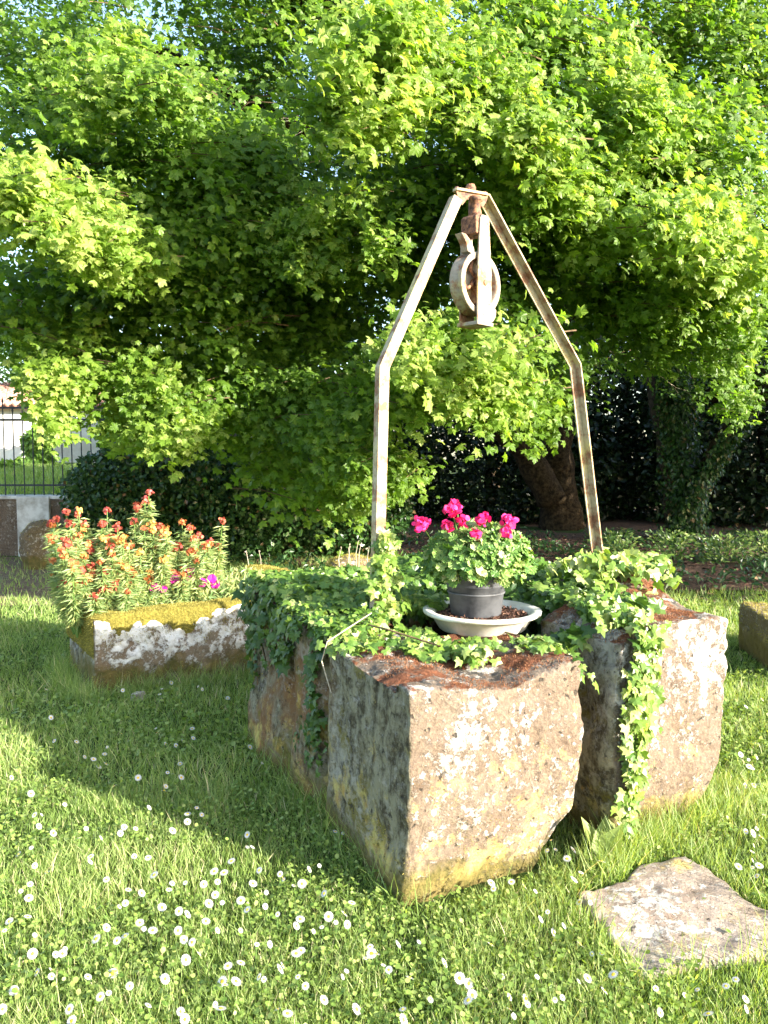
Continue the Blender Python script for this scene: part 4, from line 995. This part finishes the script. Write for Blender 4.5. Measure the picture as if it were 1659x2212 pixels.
mid = [(450, 330, 240, 90, 15, 8.6, 36, .45), (520, 440, 160, 80, 10, 8.4, 24, .42), (300, 690, 240, 110, 0, 8.6, 40, .45), (80, 700, 110, 90, 0, 8.6, 14, .4), (600, 640, 200, 90, 0, 9.2, 30, .35),
       (640, 760, 140, 60, 0, 9.4, 16, .32), (1000, 330, 210, 120, 0, 8.2, 36, .5), (1350, 380, 240, 120, 0, 8.4, 40, .45), (1560, 330, 120, 140, 0, 8.2, 24, .45),
       (1120, 600, 130, 130, 0, 8.4, 26, .42), (1340, 640, 130, 90, 0, 8.8, 20, .38), (900, 600, 90, 130, 0, 8.8, 18, .4), (430, 580, 170, 60, 0, 8.4, 20, .45),
       (470, 820, 160, 60, 0, 8.8, 18, .42), (180, 800, 150, 50, 0, 9, 12, .45), (1260, 130, 200, 90, 0, 8.6, 24, .5), (1560, 120, 130, 120, 0, 9, 18, .42),
       (1540, 560, 110, 70, 0, 8.2, 14, .45), (1150, 60, 160, 60, 0, 8.4, 16, .5), (640, 60, 120, 50, 0, 9.4, 8, .35), (560, 140, 160, 60, 0, 9.6, 10, .3), (90, 280, 100, 100, 0, 9, 10, .35), (60, 100, 90, 90, 0, 9.6, 8, .3),
       (1900, 500, 220, 260, 0, 8.5, 50, .5), (2300, 500, 250, 300, 0, 9, 50, .5), (1800, 100, 250, 150, 0, 8.5, 40, .5), (900, -150, 900, 120, 0, 8.5, 120, .5), (900, -450, 1000, 200, 0, 9.5, 120, .5), (2100, -200, 400, 250, 0, 9, 60, .5), (2700, 620, 320, 320, 0, 10, 60, .5), (60, 640, 90, 80, 0, 8.4, 12, .45), (200, 360, 140, 60, 0, 8.8, 14, .4), (700, 700, 130, 60, 0, 9.0, 12, .35), (860, 480, 90, 70, 0, 8.6, 12, .4), (1250, 780, 60, 60, 0, 9.5, 6, .35), (560, 985, 60, 24, 0, 8.8, 5, .5), (650, 1010, 60, 40, 0, 8.8, 6, .5), (700, 1085, 40, 24, 0, 8.4, 4, .5), (150, 40, 170, 50, 0, 9.2, 7, .4), (480, 30, 150, 40, 0, 9.2, 6, .35), (40, 180, 60, 60, 0, 9.2, 7, .4), (1560, 20, 140, 50, 0, 9.2, 12, .45), (420, 470, 200, 90, 10, 7.6, 20, .6), (560, 330, 130, 60, 15, 7.6, 12, .6), (1000, 480, 60, 40, 0, 7.6, 5, .55)]
P, Mx, Tn, tw = gather(near, length=.6, width=.28, per=100, leaf=(.040, .105), tint_sd=.16, thick=.11)
keep = singles('leaf', MAPLE, P, Mx, Tn, M['maple'], maple, 300, 30)
off = np.array(mt0)
inst('leaves', MAPLE, P[keep] - off, Mx[keep], M['maple'], maple, Tn[keep])
add_twigs('twigs', tw, maple)
P, Mx, Tn, tw = gather(mid, length=.9, width=.45, per=102, leaf=(.045, .112), tint_sd=.16, thick=.16)
inst('leaves', MAPLE_LO, P - off, Mx, M['maple'], maple, Tn); add_twigs('twigs', tw, maple, .008)

def bare(parent, cx, cy, sx, sy, Y, n):
    for _ in range(n):
        p = at(random.gauss(cx, sx), random.gauss(cy, sy), Y + random.uniform(-.4, .4)); d = Vector((random.gauss(0, 1), random.gauss(0, .5), random.gauss(-.4, .8))).normalized(); mb = MB()
        def grow(p, d, L, r, lev):
            pts = [p]
            for k in range(5):
                d = (d + Vector((random.gauss(0, .28), random.gauss(0, .2), random.gauss(-.03, .28)))).normalized(); p = p + d * L / 5; pts.append(p)
                if lev and random.random() < .55: grow(p, (d + Vector((random.gauss(0, .7), 0, random.gauss(0, .7)))).normalized(), L * .5, r * .6, lev - 1)
            mb.tube([q - parent.location for q in pts], [r, r * .9, r * .8, r * .65, r * .5, r * .3], 4, cap=False)
        grow(p, d, random.uniform(.35, .8), .0045, 2)
        mb.build('bare_twig', M['drytwig' if random.random() < .2 else 'twig'], parent, 'stuff')
bare(maple, 40, 660, 30, 80, 7.4, 5); bare(maple, 150, 330, 70, 60, 7.9, 4); bare(maple, 700, 240, 80, 60, 8.2, 5); bare(maple, 1080, 620, 60, 80, 8.0, 4); bare(maple, 1330, 130, 80, 60, 8.0, 4); bare(maple, 640, 760, 80, 40, 8.6, 4); bare(maple, 1290, 720, 40, 60, 8.6, 4)
# ---- darker crown behind (inner and far side of the same maple)
def cloud(boxes_, n, size, mat, name, parent, tmpl=DIAM, tint_mu=.5, gap=0.0, gf=.6, face=(0, -.3, .5)):
    P_ = []
    for (cx, cy, rx, ry, Y, dy, w) in boxes_:
        m_ = int(n * w); q = np.stack([unif(-1, 1, m_), unif(-1, 1, m_), unif(-1, 1, m_)], 1); q = q[(q ** 2).sum(1) < 1.15]
        c0_ = at(cx, cy, Y); sc0 = Y / F
        P_.append(np.array(c0_) + q * np.array([rx * sc0, dy, ry * sc0]))
    P_ = np.concatenate(P_)
    if gap:
        g_ = np.array([noise.noise(Vector(p) * gf) + .6 * noise.noise(Vector(p) * gf * 2.7) for p in P_]); P_ = P_[g_ > gap]
    m_ = len(P_); N2 = norm(rnd(m_, .6) + np.array(face))
    return inst(name, tmpl, P_ - np.array(parent.location), scaleM(frames(N2, rnd(m_) + np.array([0, 0, -.6])), unif(size[0], size[1], m_)), mat, parent, np.clip(rng.normal(tint_mu, .25, m_), 0, 1))
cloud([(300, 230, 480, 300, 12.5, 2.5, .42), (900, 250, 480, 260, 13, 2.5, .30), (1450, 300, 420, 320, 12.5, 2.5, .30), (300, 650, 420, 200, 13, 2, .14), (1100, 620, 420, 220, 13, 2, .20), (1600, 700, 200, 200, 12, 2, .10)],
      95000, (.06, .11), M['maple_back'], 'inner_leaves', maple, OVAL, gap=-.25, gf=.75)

# ---- ivy-clad tree at the right
iv0 = Vector((at(1475, 1160, 14.3).x, 14.3, 0))
itree = empty('ivy_clad_tree', iv0, 0, 'leaning tree trunk wrapped in ivy, forking to the right, in the shade at the right', 'tree')
limb(itree, 'trunk', [(1480, 1180, 14.3), (1475, 1100, 14.3), (1455, 960, 14.4), (1440, 820, 14.6), (1430, 640, 14.8), (1420, 400, 15)], [.38, .30, .30, .30, .28, .2], 14)
limb(itree, 'limb', [(1478, 1120, 14.2), (1525, 1020, 13.9), (1575, 930, 13.5), (1640, 860, 13), (1760, 780, 12.5)], [.22, .17, .15, .13, .10], 12)
n = 7000; t = rng.random(n); px = 1478 - 40 * t + rng.normal(0, 20, n) + 10; py = 1150 - 420 * t
P1 = np.array([at(a_, b_, 14.0 + random.uniform(-.3, .2)) for a_, b_ in zip(px, py)])
n2 = 2500; t = rng.random(n2); px = 1490 + 140 * t + rng.normal(0, 12, n2); py = 1100 - 235 * t ** .9
P2 = np.array([at(a_, b_, 13.6 + random.uniform(-.2, .2) - .5 * t_) for a_, b_, t_ in zip(px, py, t)])
P = np.concatenate([P1, P2]); n = len(P)
inst('ivy_leaves', DIAM, P - np.array(iv0), scaleM(frames(rnd(n, .5) + np.array([.2, -.9, .4]), rnd(n, .4) + np.array([0, 0, -1])), unif(.06, .11, n)), M['hedge'], itree)

m_ = 26000; q = unif(-1, 1, m_)[:, None] * 0 + rng.uniform(-1, 1, (m_, 3)); q = q[(q ** 2).sum(1) < 1.1]; P = np.array([15.5, 11.5, 5.2]) + q * np.array([8.5, 2.4, 4.6]); n = len(P)
inst('leaves', DIAM, P - np.array(iv0), scaleM(frames(rnd(n, .6) + np.array([.3, -.4, .4]), rnd(n)), unif(.16, .32, n)), M['maple_back'], itree)  # unseen crown added beyond the right edge to shade the background trees
m_ = 11000; q = rng.uniform(-1, 1, (m_, 3)); q = q[(q ** 2).sum(1) < 1.1]; P = np.array([11.4, 6.2, 3.0]) + q * np.array([2.3, 2.8, 1.8]); P = P[nz(P, 1.1) > -.15]; n = len(P)
inst('leaves', DIAM, P - np.array(iv0), scaleM(frames(rnd(n, .6) + np.array([.3, -.4, .4]), rnd(n)), unif(.10, .18, n)), M['maple_back'], itree)  # unseen tree to the right, its crown enlarged to shade the ground cover
limb(itree, 'limb', [Vector((5.6, 14.3, 2.6)), Vector((8.6, 10, 3.6)), Vector((10, 7, 3.8)), Vector((10.8, 4.4, 3.0))], [.2, .13, .09, .04], 10)
limb(itree, 'limb', [Vector((5.6, 14.3, 3.5)), Vector((9, 13, 5)), Vector((14, 12, 6)), Vector((20, 11.5, 6.5))], [.25, .2, .16, .08], 10)  # out-of-view limb reaching into the added tall shading crown
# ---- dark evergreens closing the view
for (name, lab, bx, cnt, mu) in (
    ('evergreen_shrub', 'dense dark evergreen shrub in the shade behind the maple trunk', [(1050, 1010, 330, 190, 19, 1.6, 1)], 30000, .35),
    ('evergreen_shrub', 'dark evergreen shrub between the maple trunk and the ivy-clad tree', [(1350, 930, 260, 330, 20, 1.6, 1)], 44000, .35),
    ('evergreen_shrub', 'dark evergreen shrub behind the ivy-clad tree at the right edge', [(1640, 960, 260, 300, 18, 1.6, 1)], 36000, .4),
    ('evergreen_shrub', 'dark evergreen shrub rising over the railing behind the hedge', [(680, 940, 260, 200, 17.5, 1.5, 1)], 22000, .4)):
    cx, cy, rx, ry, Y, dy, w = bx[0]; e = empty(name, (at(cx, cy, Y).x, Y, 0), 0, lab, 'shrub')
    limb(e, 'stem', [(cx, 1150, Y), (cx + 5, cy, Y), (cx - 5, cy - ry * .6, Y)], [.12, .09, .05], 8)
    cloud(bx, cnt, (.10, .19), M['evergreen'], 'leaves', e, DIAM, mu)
# ---- tall trees behind everything, thin enough to let the sky through
for (name, lab, bx, cnt, gp_, px_) in (
    ('tall_tree', 'tall dark tree far behind at the upper left, sky showing between its leaves', [(150, 250, 420, 420, 27, 3, 1)], 24000, -.05, 190),
    ('tall_tree', 'tall dark tree far behind the left railing, just left of the iron frame', [(650, 420, 330, 480, 26, 3, 1)], 26000, -.10, 640),
    ('tall_tree', 'tall dark tree far behind the top of the iron frame', [(1050, 350, 330, 520, 27, 3, 1)], 28000, -.2, 1060),
    ('tall_tree', 'tall dark tree far behind at the upper right', [(1500, 380, 360, 520, 26, 3, 1)], 28000, -.14, 1500)):
    cx, cy, rx, ry, Y, dy, w = bx[0]; e = empty(name, (at(px_, cy, Y).x, Y, 0), 0, lab, 'tree')
    limb(e, 'trunk', [(px_, 1120, Y), (px_ + 8, 800, Y), (px_ - 6, 500, Y), (px_, 200, Y)], [.3, .24, .18, .08], 10)
    limb(e, 'branch', [(px_ + 4, 700, Y), (px_ + 120, 480, Y - 1), (px_ + 200, 300, Y - 1)], [.14, .09, .04], 8)
    limb(e, 'branch', [(px_, 560, Y), (px_ - 120, 380, Y - 1), (px_ - 190, 250, Y - 1)], [.12, .08, .04], 8)
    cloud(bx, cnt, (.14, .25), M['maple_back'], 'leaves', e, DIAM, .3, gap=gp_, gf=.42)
# ---- sunlit greenery beyond the railing
for (lab, bx, cnt) in (('pale green sunlit bushy tree beyond the railing above the outbuilding roof', [(170, 800, 170, 90, 32, 2, 1)], 16000), ('sunlit green shrub growing against the white outbuilding wall', [(78, 960, 22, 34, 24.6, .5, .5), (95, 1000, 26, 30, 24.4, .5, .4), (60, 1010, 30, 24, 24.2, .5, .4), (110, 935, 14, 30, 24.6, .4, .2)], 3300),
                      ('tall sunlit shrub beyond the railing at the right end of the outbuilding', [(300, 930, 80, 110, 25, 1.2, 1)], 9000), ('light green tree beyond the railing behind the hedge', [(480, 850, 150, 120, 31, 2, 1)], 10000),
                      ('small low shrub on the grass bank beyond the left end of the railing', [(20, 1020, 30, 22, 22, .5, 1)], 1800)):
    cx, cy, rx, ry, Y, dy, w = bx[0]; e = empty('garden_shrub' if cnt < 9500 else 'garden_tree', (at(cx, cy, Y).x, Y, 0), 0, lab, 'shrub' if cnt < 9500 else 'tree')
    limb(e, 'stem', [(cx, 1085, Y), (cx + 2, cy + ry * .5, Y), (cx, cy, Y)], [.07, .06, .03], 8)
    cloud(bx, cnt, (.12, .22), M['farleaf'], 'leaves', e, DIAM, .6)
# ---- hedge in front of the railing
for lab, bx, cnt in (('dark clipped hedge in front of the railing, its left end', [(290, 1085, 150, 125, 11.4, .55, 1)], 22000), ('dark hedge in front of the railing, behind the wallflowers', [(500, 1075, 170, 130, 11.5, .6, 1)], 26000), ('dark hedge in front of the railing, its right end by the iron frame', [(720, 1080, 170, 120, 11.8, .6, 1)], 26000)):
    cx, cy, rx, ry, Y, dy, w = bx[0]; e = empty('hedge_bush', (at(cx, cy, Y).x, Y, 0), 0, lab, 'hedge')
    for k in range(3): limb(e, 'stem', [(cx - 50 + 50 * k, 1190, Y), (cx - 60 + 55 * k, cy, Y)], [.04, .02], 6)
    cloud(bx, cnt, (.05, .10), M['hedge'], 'leaves', e, DIAM, .5, gap=-.45, gf=2.2, face=(.1, -.5, .5))

# ------------------------------------------------------------------ grass and ground cover
def outside(x, y):
    p = np.stack([x, y, np.zeros_like(x)], 1); q = p - np.array(WO); u = q @ np.array(Uv); v = q @ np.array(Vv)
    k = ~((u > .06) & (u < .60) & (v > .05) & (v < 1.8)) & ~((u > .98) & (u < 1.42) & (v > .06) & (v < 1.8)) & ~((u > .3) & (u < 1.4) & (v > .4) & (v < 1.8))
    k &= ~((u > -.02) & (u < .58) & (v > -.035) & (v < .1)); q = p - np.array([TA.x, TA.y, 0]); tu = q @ np.array(TF); tv_ = q @ np.array([-TF.y, TF.x, 0]); k &= ~((tu > .03) & (tu < TL) & (tv_ > .04) & (tv_ < TD))
    k &= ~((x > 2.75) & (x < 4.3) & (y > 5.4) & (y < 6.2))
    poly = [(a_.x, a_.y) for a_ in sp]; ins = np.zeros(len(x), bool); j = len(poly) - 1
    for i_ in range(len(poly)):
        xi, yi = poly[i_]; xj, yj = poly[j]
        ins ^= ((yi > y) != (yj > y)) & (x < (xj - xi) * (y - yi) / (yj - yi + 1e-12) + xi); j = i_
    dc = np.hypot(x - sc_.x, y - sc_.y)
    k &= ~(ins & (rng.random(len(x)) > .05 + .5 * (dc > .52)))
    return k
def field(n, y0, y1, pw=1.0, spread=.60):
    y = y0 + (y1 - y0) * rng.random(n) ** pw; x = (rng.random(n) * 2 - 1) * (y * spread + .35); k = outside(x, y); return x[k], y[k]
def blades(name, n, y0, y1, h, w, pw=1.0, test=None):
    x, y = field(n, y0, y1, pw)
    if test is not None: k = test(x, y); x, y = x[k], y[k]
    n = len(x); cl = np.array([noise.noise(Vector((a_ * 1.7, b_ * 1.7, 0))) + .6 * noise.noise(Vector((a_ * 6, b_ * 6, 5))) for a_, b_ in zip(x, y)])
    hh = unif(h[0], h[1], n) * (1 + .55 * cl); hh[rng.random(n) < .03] *= 1.7
    P = np.stack([x, y, gh(x, y) - .004], 1); d = norm(np.stack([rng.normal(0, .42, n), rng.normal(0, .42, n), np.ones(n)], 1))
    fr = frames(rnd(n) * np.array([1, 1, .15]), d); ww = unif(w[0], w[1], n)
    tn = np.clip(rng.normal(.48, .2, n) + .25 * cl, 0, .92); tn[rng.random(n) < .05] = 1
    return P, scaleM(fr, np.stack([ww, hh, hh], 1)), tn
gr = [blades('g', 125000, 1.35, 3.6, (.022, .066), (.002, .0042)), blades('g', 105000, 3.3, 7.0, (.03, .085), (.003, .006)), blades('g', 55000, 6.8, 12, (.05, .11), (.006, .012), test=lambda x, y: ~((x > .6) & (y > 9.6 - .2 * x)) & ~((x < -3.3) & (y > 8.4) & (rng.random(len(x)) > .25)))]
P = np.concatenate([q[0] for q in gr]); Mx = np.concatenate([q[1] for q in gr]); Tn = np.concatenate([q[2] for q in gr])
o = inst('grass', BLADE, P, Mx, M['grass'], None, Tn); tag(o, 'bright green lawn grass around the well and the troughs', 'grass')
# longer tufts against stones
def ring(n, pts, sp_, h, w):
    idx = rng.integers(0, len(pts), n); c = np.array([[p[0], p[1]] for p in pts])[idx] + rng.normal(0, sp_, (n, 2)); k = outside(c[:, 0], c[:, 1]); c = c[k]; n = len(c)
    P = np.stack([c[:, 0], c[:, 1], gh(c[:, 0], c[:, 1])], 1); d = norm(np.stack([rng.normal(0, .5, n), rng.normal(0, .5, n), np.ones(n)], 1))
    hh = unif(*h, n); return P, scaleM(frames(rnd(n) * np.array([1, 1, .15]), d), np.stack([unif(*w, n), hh, hh], 1)), np.clip(rng.normal(.5, .25, n), 0, 1)
edge_pts = [W(.02, v_, 0) for v_ in np.linspace(0, 1.8, 30)] + [W(u_, -.02, 0) for u_ in np.linspace(.9, 1.4, 10)] + [W(1.5, v_, 0) for v_ in np.linspace(0, 1.5, 16)] + \
    [Tw(u_, -.05, 0) for u_ in np.linspace(0, 1.5, 24)] + [Tw(-.08, v_, 0) for v_ in np.linspace(0, .9, 24)] + [gz(1340, 1870, 0), gz(1300, 1890, 0), gz(1380, 1850, 0), gz(1400, 1830, 0)] * 3 + sp
gl = ring(6500, edge_pts, .045, (.06, .19), (.002, .0045))
o = inst('tall_grass', BLADE, *gl[:2], M['grass'], None, gl[2]); tag(o, 'longer ragged grass around the feet of the stones', 'grass')
# clover and broad leaves between the blades
def lowleaves(n, y0, y1, s, z):
    x, y = field(n, y0, y1); cl = np.array([noise.noise(Vector((a_ * 2.3, b_ * 2.3, 11))) for a_, b_ in zip(x, y)]); k = cl > -.15; x, y = x[k], y[k]; n = len(x)
    P = np.stack([x, y, gh(x, y) + unif(z[0], z[1], n)], 1); return P, scaleM(frames(rnd(n, .38) + np.array([0, 0, 1]), rnd(n)), unif(*s, n)), np.clip(rng.normal(.5, .25, n), 0, 1)
cv = [lowleaves(46000, 1.35, 4.2, (.006, .018), (.01, .055)), lowleaves(22000, 3.8, 8, (.014, .028), (.01, .05))]
o = inst('clover', ROUND, np.concatenate([q[0] for q in cv]), np.concatenate([q[1] for q in cv]), M['clover'], None, np.concatenate([q[2] for q in cv])); tag(o, 'small round clover leaves growing through the lawn', 'clover')
# woodland floor plants
x = unif(-4, 9, 26000); y = unif(7.8, 15, 26000); cl = np.array([noise.noise(Vector((a_ * 1.1, b_ * 1.1, 21))) + .5 * noise.noise(Vector((a_ * 4, b_ * 4, 2))) for a_, b_ in zip(x, y)])
k = (cl > .12) & (y > 9.2 - .12 * np.abs(x)) & (x > -3.4); x, y, cl = x[k], y[k], cl[k]; n = len(x)
P = np.stack([x, y, .02 + rng.random(n) * (.06 + .38 * np.clip(cl, 0, 1))], 1)
o = inst('ground_cover', OVAL, P, scaleM(frames(rnd(n, .5) + np.array([.1, -.4, .8]), rnd(n)), unif(.06, .12, n)), M['hedge'], None, np.clip(rng.normal(.5, .25, n), 0, 1)); tag(o, 'patchy low leafy ground cover under the trees', 'ground cover')
x = unif(-1, 9, 9000); y = unif(8.3, 15, 9000); P = np.stack([x, y, gh(x, y) + .03], 1); n = len(x)
o = inst('leaf_litter', DIAM, P, scaleM(frames(rnd(n, .3) + np.array([0, 0, 1]), rnd(n)), unif(.04, .08, n)), M['chips'], None); tag(o, 'brown fallen leaves on the bare soil under the trees', 'leaf litter')

# ------------------------------------------------------------------ daisies
pet_v, pet_t = [], []
npet = 22
for k in range(npet):
    an = 2 * math.pi * k / npet; ca, sa = math.cos(an), math.sin(an); b0 = len(pet_v)
    for (r_, w_, z_) in ((.25, .04, .0), (.7, .10, .05), (1.0, .035, .02), (.7, -.10, .05), (.25, -.04, .0)):
        pet_v.append((r_ * ca - w_ * sa, r_ * sa + w_ * ca, z_ + .03 * (k % 2)))
    pet_t += [(b0, b0 + 1, b0 + 4), (b0 + 1, b0 + 3, b0 + 4), (b0 + 1, b0 + 2, b0 + 3)]
PETALS = tri_mesh('petals', np.array(pet_v), np.array(pet_t), np.full(len(pet_v), .5)); PETALS.materials.append(M['petal'])
dm = MB(); dm.lathe([(0, .20), (.17, .18), (.30, .10), (.35, 0)], 12); dd_ = dm.build('disc', M['daisy_disc'], None, smooth=True); DISC = dd_.data; bpy.data.objects.remove(dd_)
DZ = """350,1488 428,1483 437,1489 370,1475 395,1601 362,1669 373,1672 389,1650 345,1500 247,1698 163,1523 110,1550 202,1640 405,1775 293,1790 534,1803 535,1830 741,1800 425,1745 436,1760 30,1450 340,1583
84,1785 115,1800 140,1738 186,1790 218,1810 195,1862 290,1850 320,1853 333,1890 40,1845 75,1870 172,1810 25,1680 277,1922 365,1922 400,1907 440,1910 484,1885 480,1950 465,1933 575,1928 605,1888 635,1913 668,1878 690,1870
573,1958 600,1975 640,2000 710,1980 695,2003 750,1997 258,1958 302,1993 62,1940 45,1925 65,1910 10,2010 75,2020 120,2062 70,2060 208,2028 253,2032 110,2095 80,2100 235,2145 243,2103 280,2130 320,2172 385,2010 397,2030
415,2035 405,1975 470,2010 445,1990 465,2170 390,2185 555,2040 583,2040 800,2045 813,2060 828,2085 905,2035 790,2070 840,2095 885,2112 993,2113 1085,2110 1160,2110 1066,1920 1133,1915 1105,1905 1140,2170 1225,1855
1190,1815 1255,1885 1275,1950 1183,1970 1218,2000 1253,2040 1100,2180 1110,2195 1300,2060 1325,2105 1305,2140 1355,2135 1612,2180 1568,2130 1215,2155 1250,2120 1605,1645 1625,1660 1600,1630 1640,1610 1635,1790 1650,1760
1625,1840 1640,1870 1020,2150 660,2130 700,2160 560,2110 520,2080 5,2180 150,2180 470,1905 135,2060 60,1980 330,2010 430,2060 510,2120 610,2085 640,2060 740,2110 930,2160 960,2080 20,1990 180,1960 230,1900 350,1960 520,2010
500,1860 560,1880 90,1760 60,1730 260,1800 1060,2040 870,2180 770,2180 600,2180 1400,2170 1480,2150 1530,2190 1200,1835 1240,1900 480,2120 350,2110 190,2110 30,2140 700,1930 760,1950 860,2040""".split()
def daisy_label(px, py, size):
    if py < 1850 and px < 760 and py < 1640 + px * .27:
        w = 'close to the planted trough' if py < 1530 else 'beside the shaded well side' if px > 330 and py < 1700 else 'near the edge of the shadow' if py > 1700 else 'at the far left'
        return size + ' daisy in the shade left of the well, ' + w
    if px > 1560 and py < 1900: return size + ' daisy in the sunlit grass right of the well, ' + ('beside the block' if py < 1700 else 'above the flat slab')
    row = 'at the bottom edge' if py > 2120 else 'low down' if py > 2000 else 'halfway down the lawn' if py > 1890 else 'just outside the shadow edge'
    if px > 1170: return size + ' daisy by the flat stone slab, ' + ('beside its left tip' if py < 2010 else 'in front of it, ' + row)
    col = 'in front of the well' if px > 850 else 'left of the well corner' if px > 620 else 'in the middle left' if px > 420 else 'in the left lawn' if px > 180 else 'at the left edge'
    return size + ' daisy in sunlit lawn, ' + col + ', ' + row
extra = []
for q_ in DZ:
    a_, b_ = map(float, q_.split(','))
    if b_ > 1740 and random.random() < .42: extra.append('%.1f,%.1f' % (a_ + random.gauss(0, 26), min(2205, b_ + random.gauss(0, 20))))
DZ += extra
for _ in range(34): DZ.append('%.1f,%.1f' % (random.uniform(20, 700), random.uniform(1480, 1760)))
for _ in range(16): DZ.append('%.1f,%.1f' % (random.uniform(1575, 1650), random.uniform(1480, 1900)))
DZ = [q for q in DZ if float(q.split(',')[0]) < 520 or float(q.split(',')[1]) > 1500 + (float(q.split(',')[0]) - 520) * 1.25 or float(q.split(',')[0]) > 1000]
for di, s_ in enumerate(DZ):
    px, py = map(float, s_.split(',')); hz = random.uniform(.045, .085); p = gz(px, py, hz); sz_ = random.randrange(4); lab = daisy_label(px, py, ('tiny', 'small', 'medium-sized', 'large')[sz_]); grp = 'daisies scattered in the lawn'
    foot = Vector((p.x + random.uniform(-.015, .015), p.y + random.uniform(-.01, .02), 0)); foot.z = float(gh(foot.x, foot.y))
    e = empty('daisy', foot, 0, lab, 'daisy', grp)
    tilt = Vector((random.gauss(.4, .6), random.gauss(-.35, .5), 1)).normalized(); q = tilt.to_track_quat('Z', 'Y') @ Matrix.Rotation(random.random() * 6, 4, 'Z').to_quaternion()
    r_ = (.009, .0115, .014, .0165)[sz_] * random.uniform(.95, 1.05); hp = p - foot
    for nm, me, sc in (('petals', PETALS, r_), ('disc', DISC, r_)):
        o = bpy.data.objects.new(nm, me); COL.objects.link(o); o.parent = e; o.location = hp; o.rotation_mode = 'QUATERNION'; o.rotation_quaternion = q; o.scale = (sc,) * 3
    st = MB().tube([(0, 0, 0), hp * .5 + Vector((.004, 0, 0)), hp], [.0012, .0011, .001], 5, cap=False).build('stem', M['stem'], e)

# ------------------------------------------------------------------ small plants
def clump(name, label, loc, n, size, h, mat, tmpl=OVAL, cat='plant', spread=.05, upright=1.2, wide=1.0):
    e = empty(name, loc, 0, label, cat)
    P = np.stack([rng.normal(0, spread, n), rng.normal(0, spread, n), rng.random(n) * h], 1); d = norm(P * np.array([6, 6, 1]) + np.array([0, 0, upright]) + rnd(n, .3))
    Mx = scaleM(frames(rnd(n, .4) + np.array([0, -1, .5]), d), unif(size[0], size[1], n)) * np.array([wide, 1, 1])
    if n <= 40:
        me = tri_mesh('leaf', tmpl[0], tmpl[1], np.full(len(tmpl[0]), .85)); me.materials.append(M[mat])
        for i_ in range(n):
            o = bpy.data.objects.new('leaf', me); COL.objects.link(o); o.parent = e; m4 = Matrix.Identity(4)
            for r_ in range(3):
                for c_ in range(3): m4[r_][c_] = float(Mx[i_, r_, c_])
                m4[r_][3] = float(P[i_, r_])
            o.matrix_basis = m4
    else: inst('leaves', tmpl, P, Mx, M[mat], e)
    return e
p_ = W(.86, -.03, 0); clump('dock_plant', 'broad-leaved light green plant in the gap between the two well blocks', p_, 9, (.09, .16), .01, 'clover', OVAL, spread=.03, wide=1.5)
p_ = gz(1380, 1790, 0); clump('small_weed', 'small leafy weed at the foot of the right well block', p_ + Vector((0, .02, 0)), 36, (.025, .045), .05, 'ivy', OVAL, spread=.06)
for px, py, lab in ((1560, 1195, 'leafy sapling tuft under the trees at the far right'), (1330, 1190, 'leafy tuft in the dappled shade behind the right block'), (1450, 1185, 'leafy tuft at the foot of the ivy-clad tree'), (1640, 1190, 'leafy tuft at the right edge under the trees')):
    p_ = gz(px, py + 25, 0); clump('undergrowth_plant', lab, p_, 420, (.05, .09), .42, 'ivy', OVAL, spread=.16, upright=.4)
ds = empty('dry_stems', (-.6, 7.0, 0), 0, 'thin dry brown flower stems standing beside the moss-topped stone', 'dry stems')
for px, py, ln in ((741, 1175, .22), (748, 1170, .2), (757, 1168, .2), (770, 1166, .22), (784, 1168, .2), (736, 1190, .16), (533, 1180, .25), (563, 1190, .18), (795, 1172, .2)):
    t_ = at(px + random.uniform(-5, 5), py + random.uniform(-4, 18), 7.0) - ds.location; MB().tube([t_ + Vector((random.uniform(-.04, .04), 0, -ln - .4)), t_ + Vector((random.uniform(-.03, .03), 0, -ln * .5)), t_, t_ + Vector((random.uniform(-.03, .03), 0, random.uniform(-.02, .01)))], [.004, .003, .0025, .006], 5).build('stem', M['drytwig'], ds)
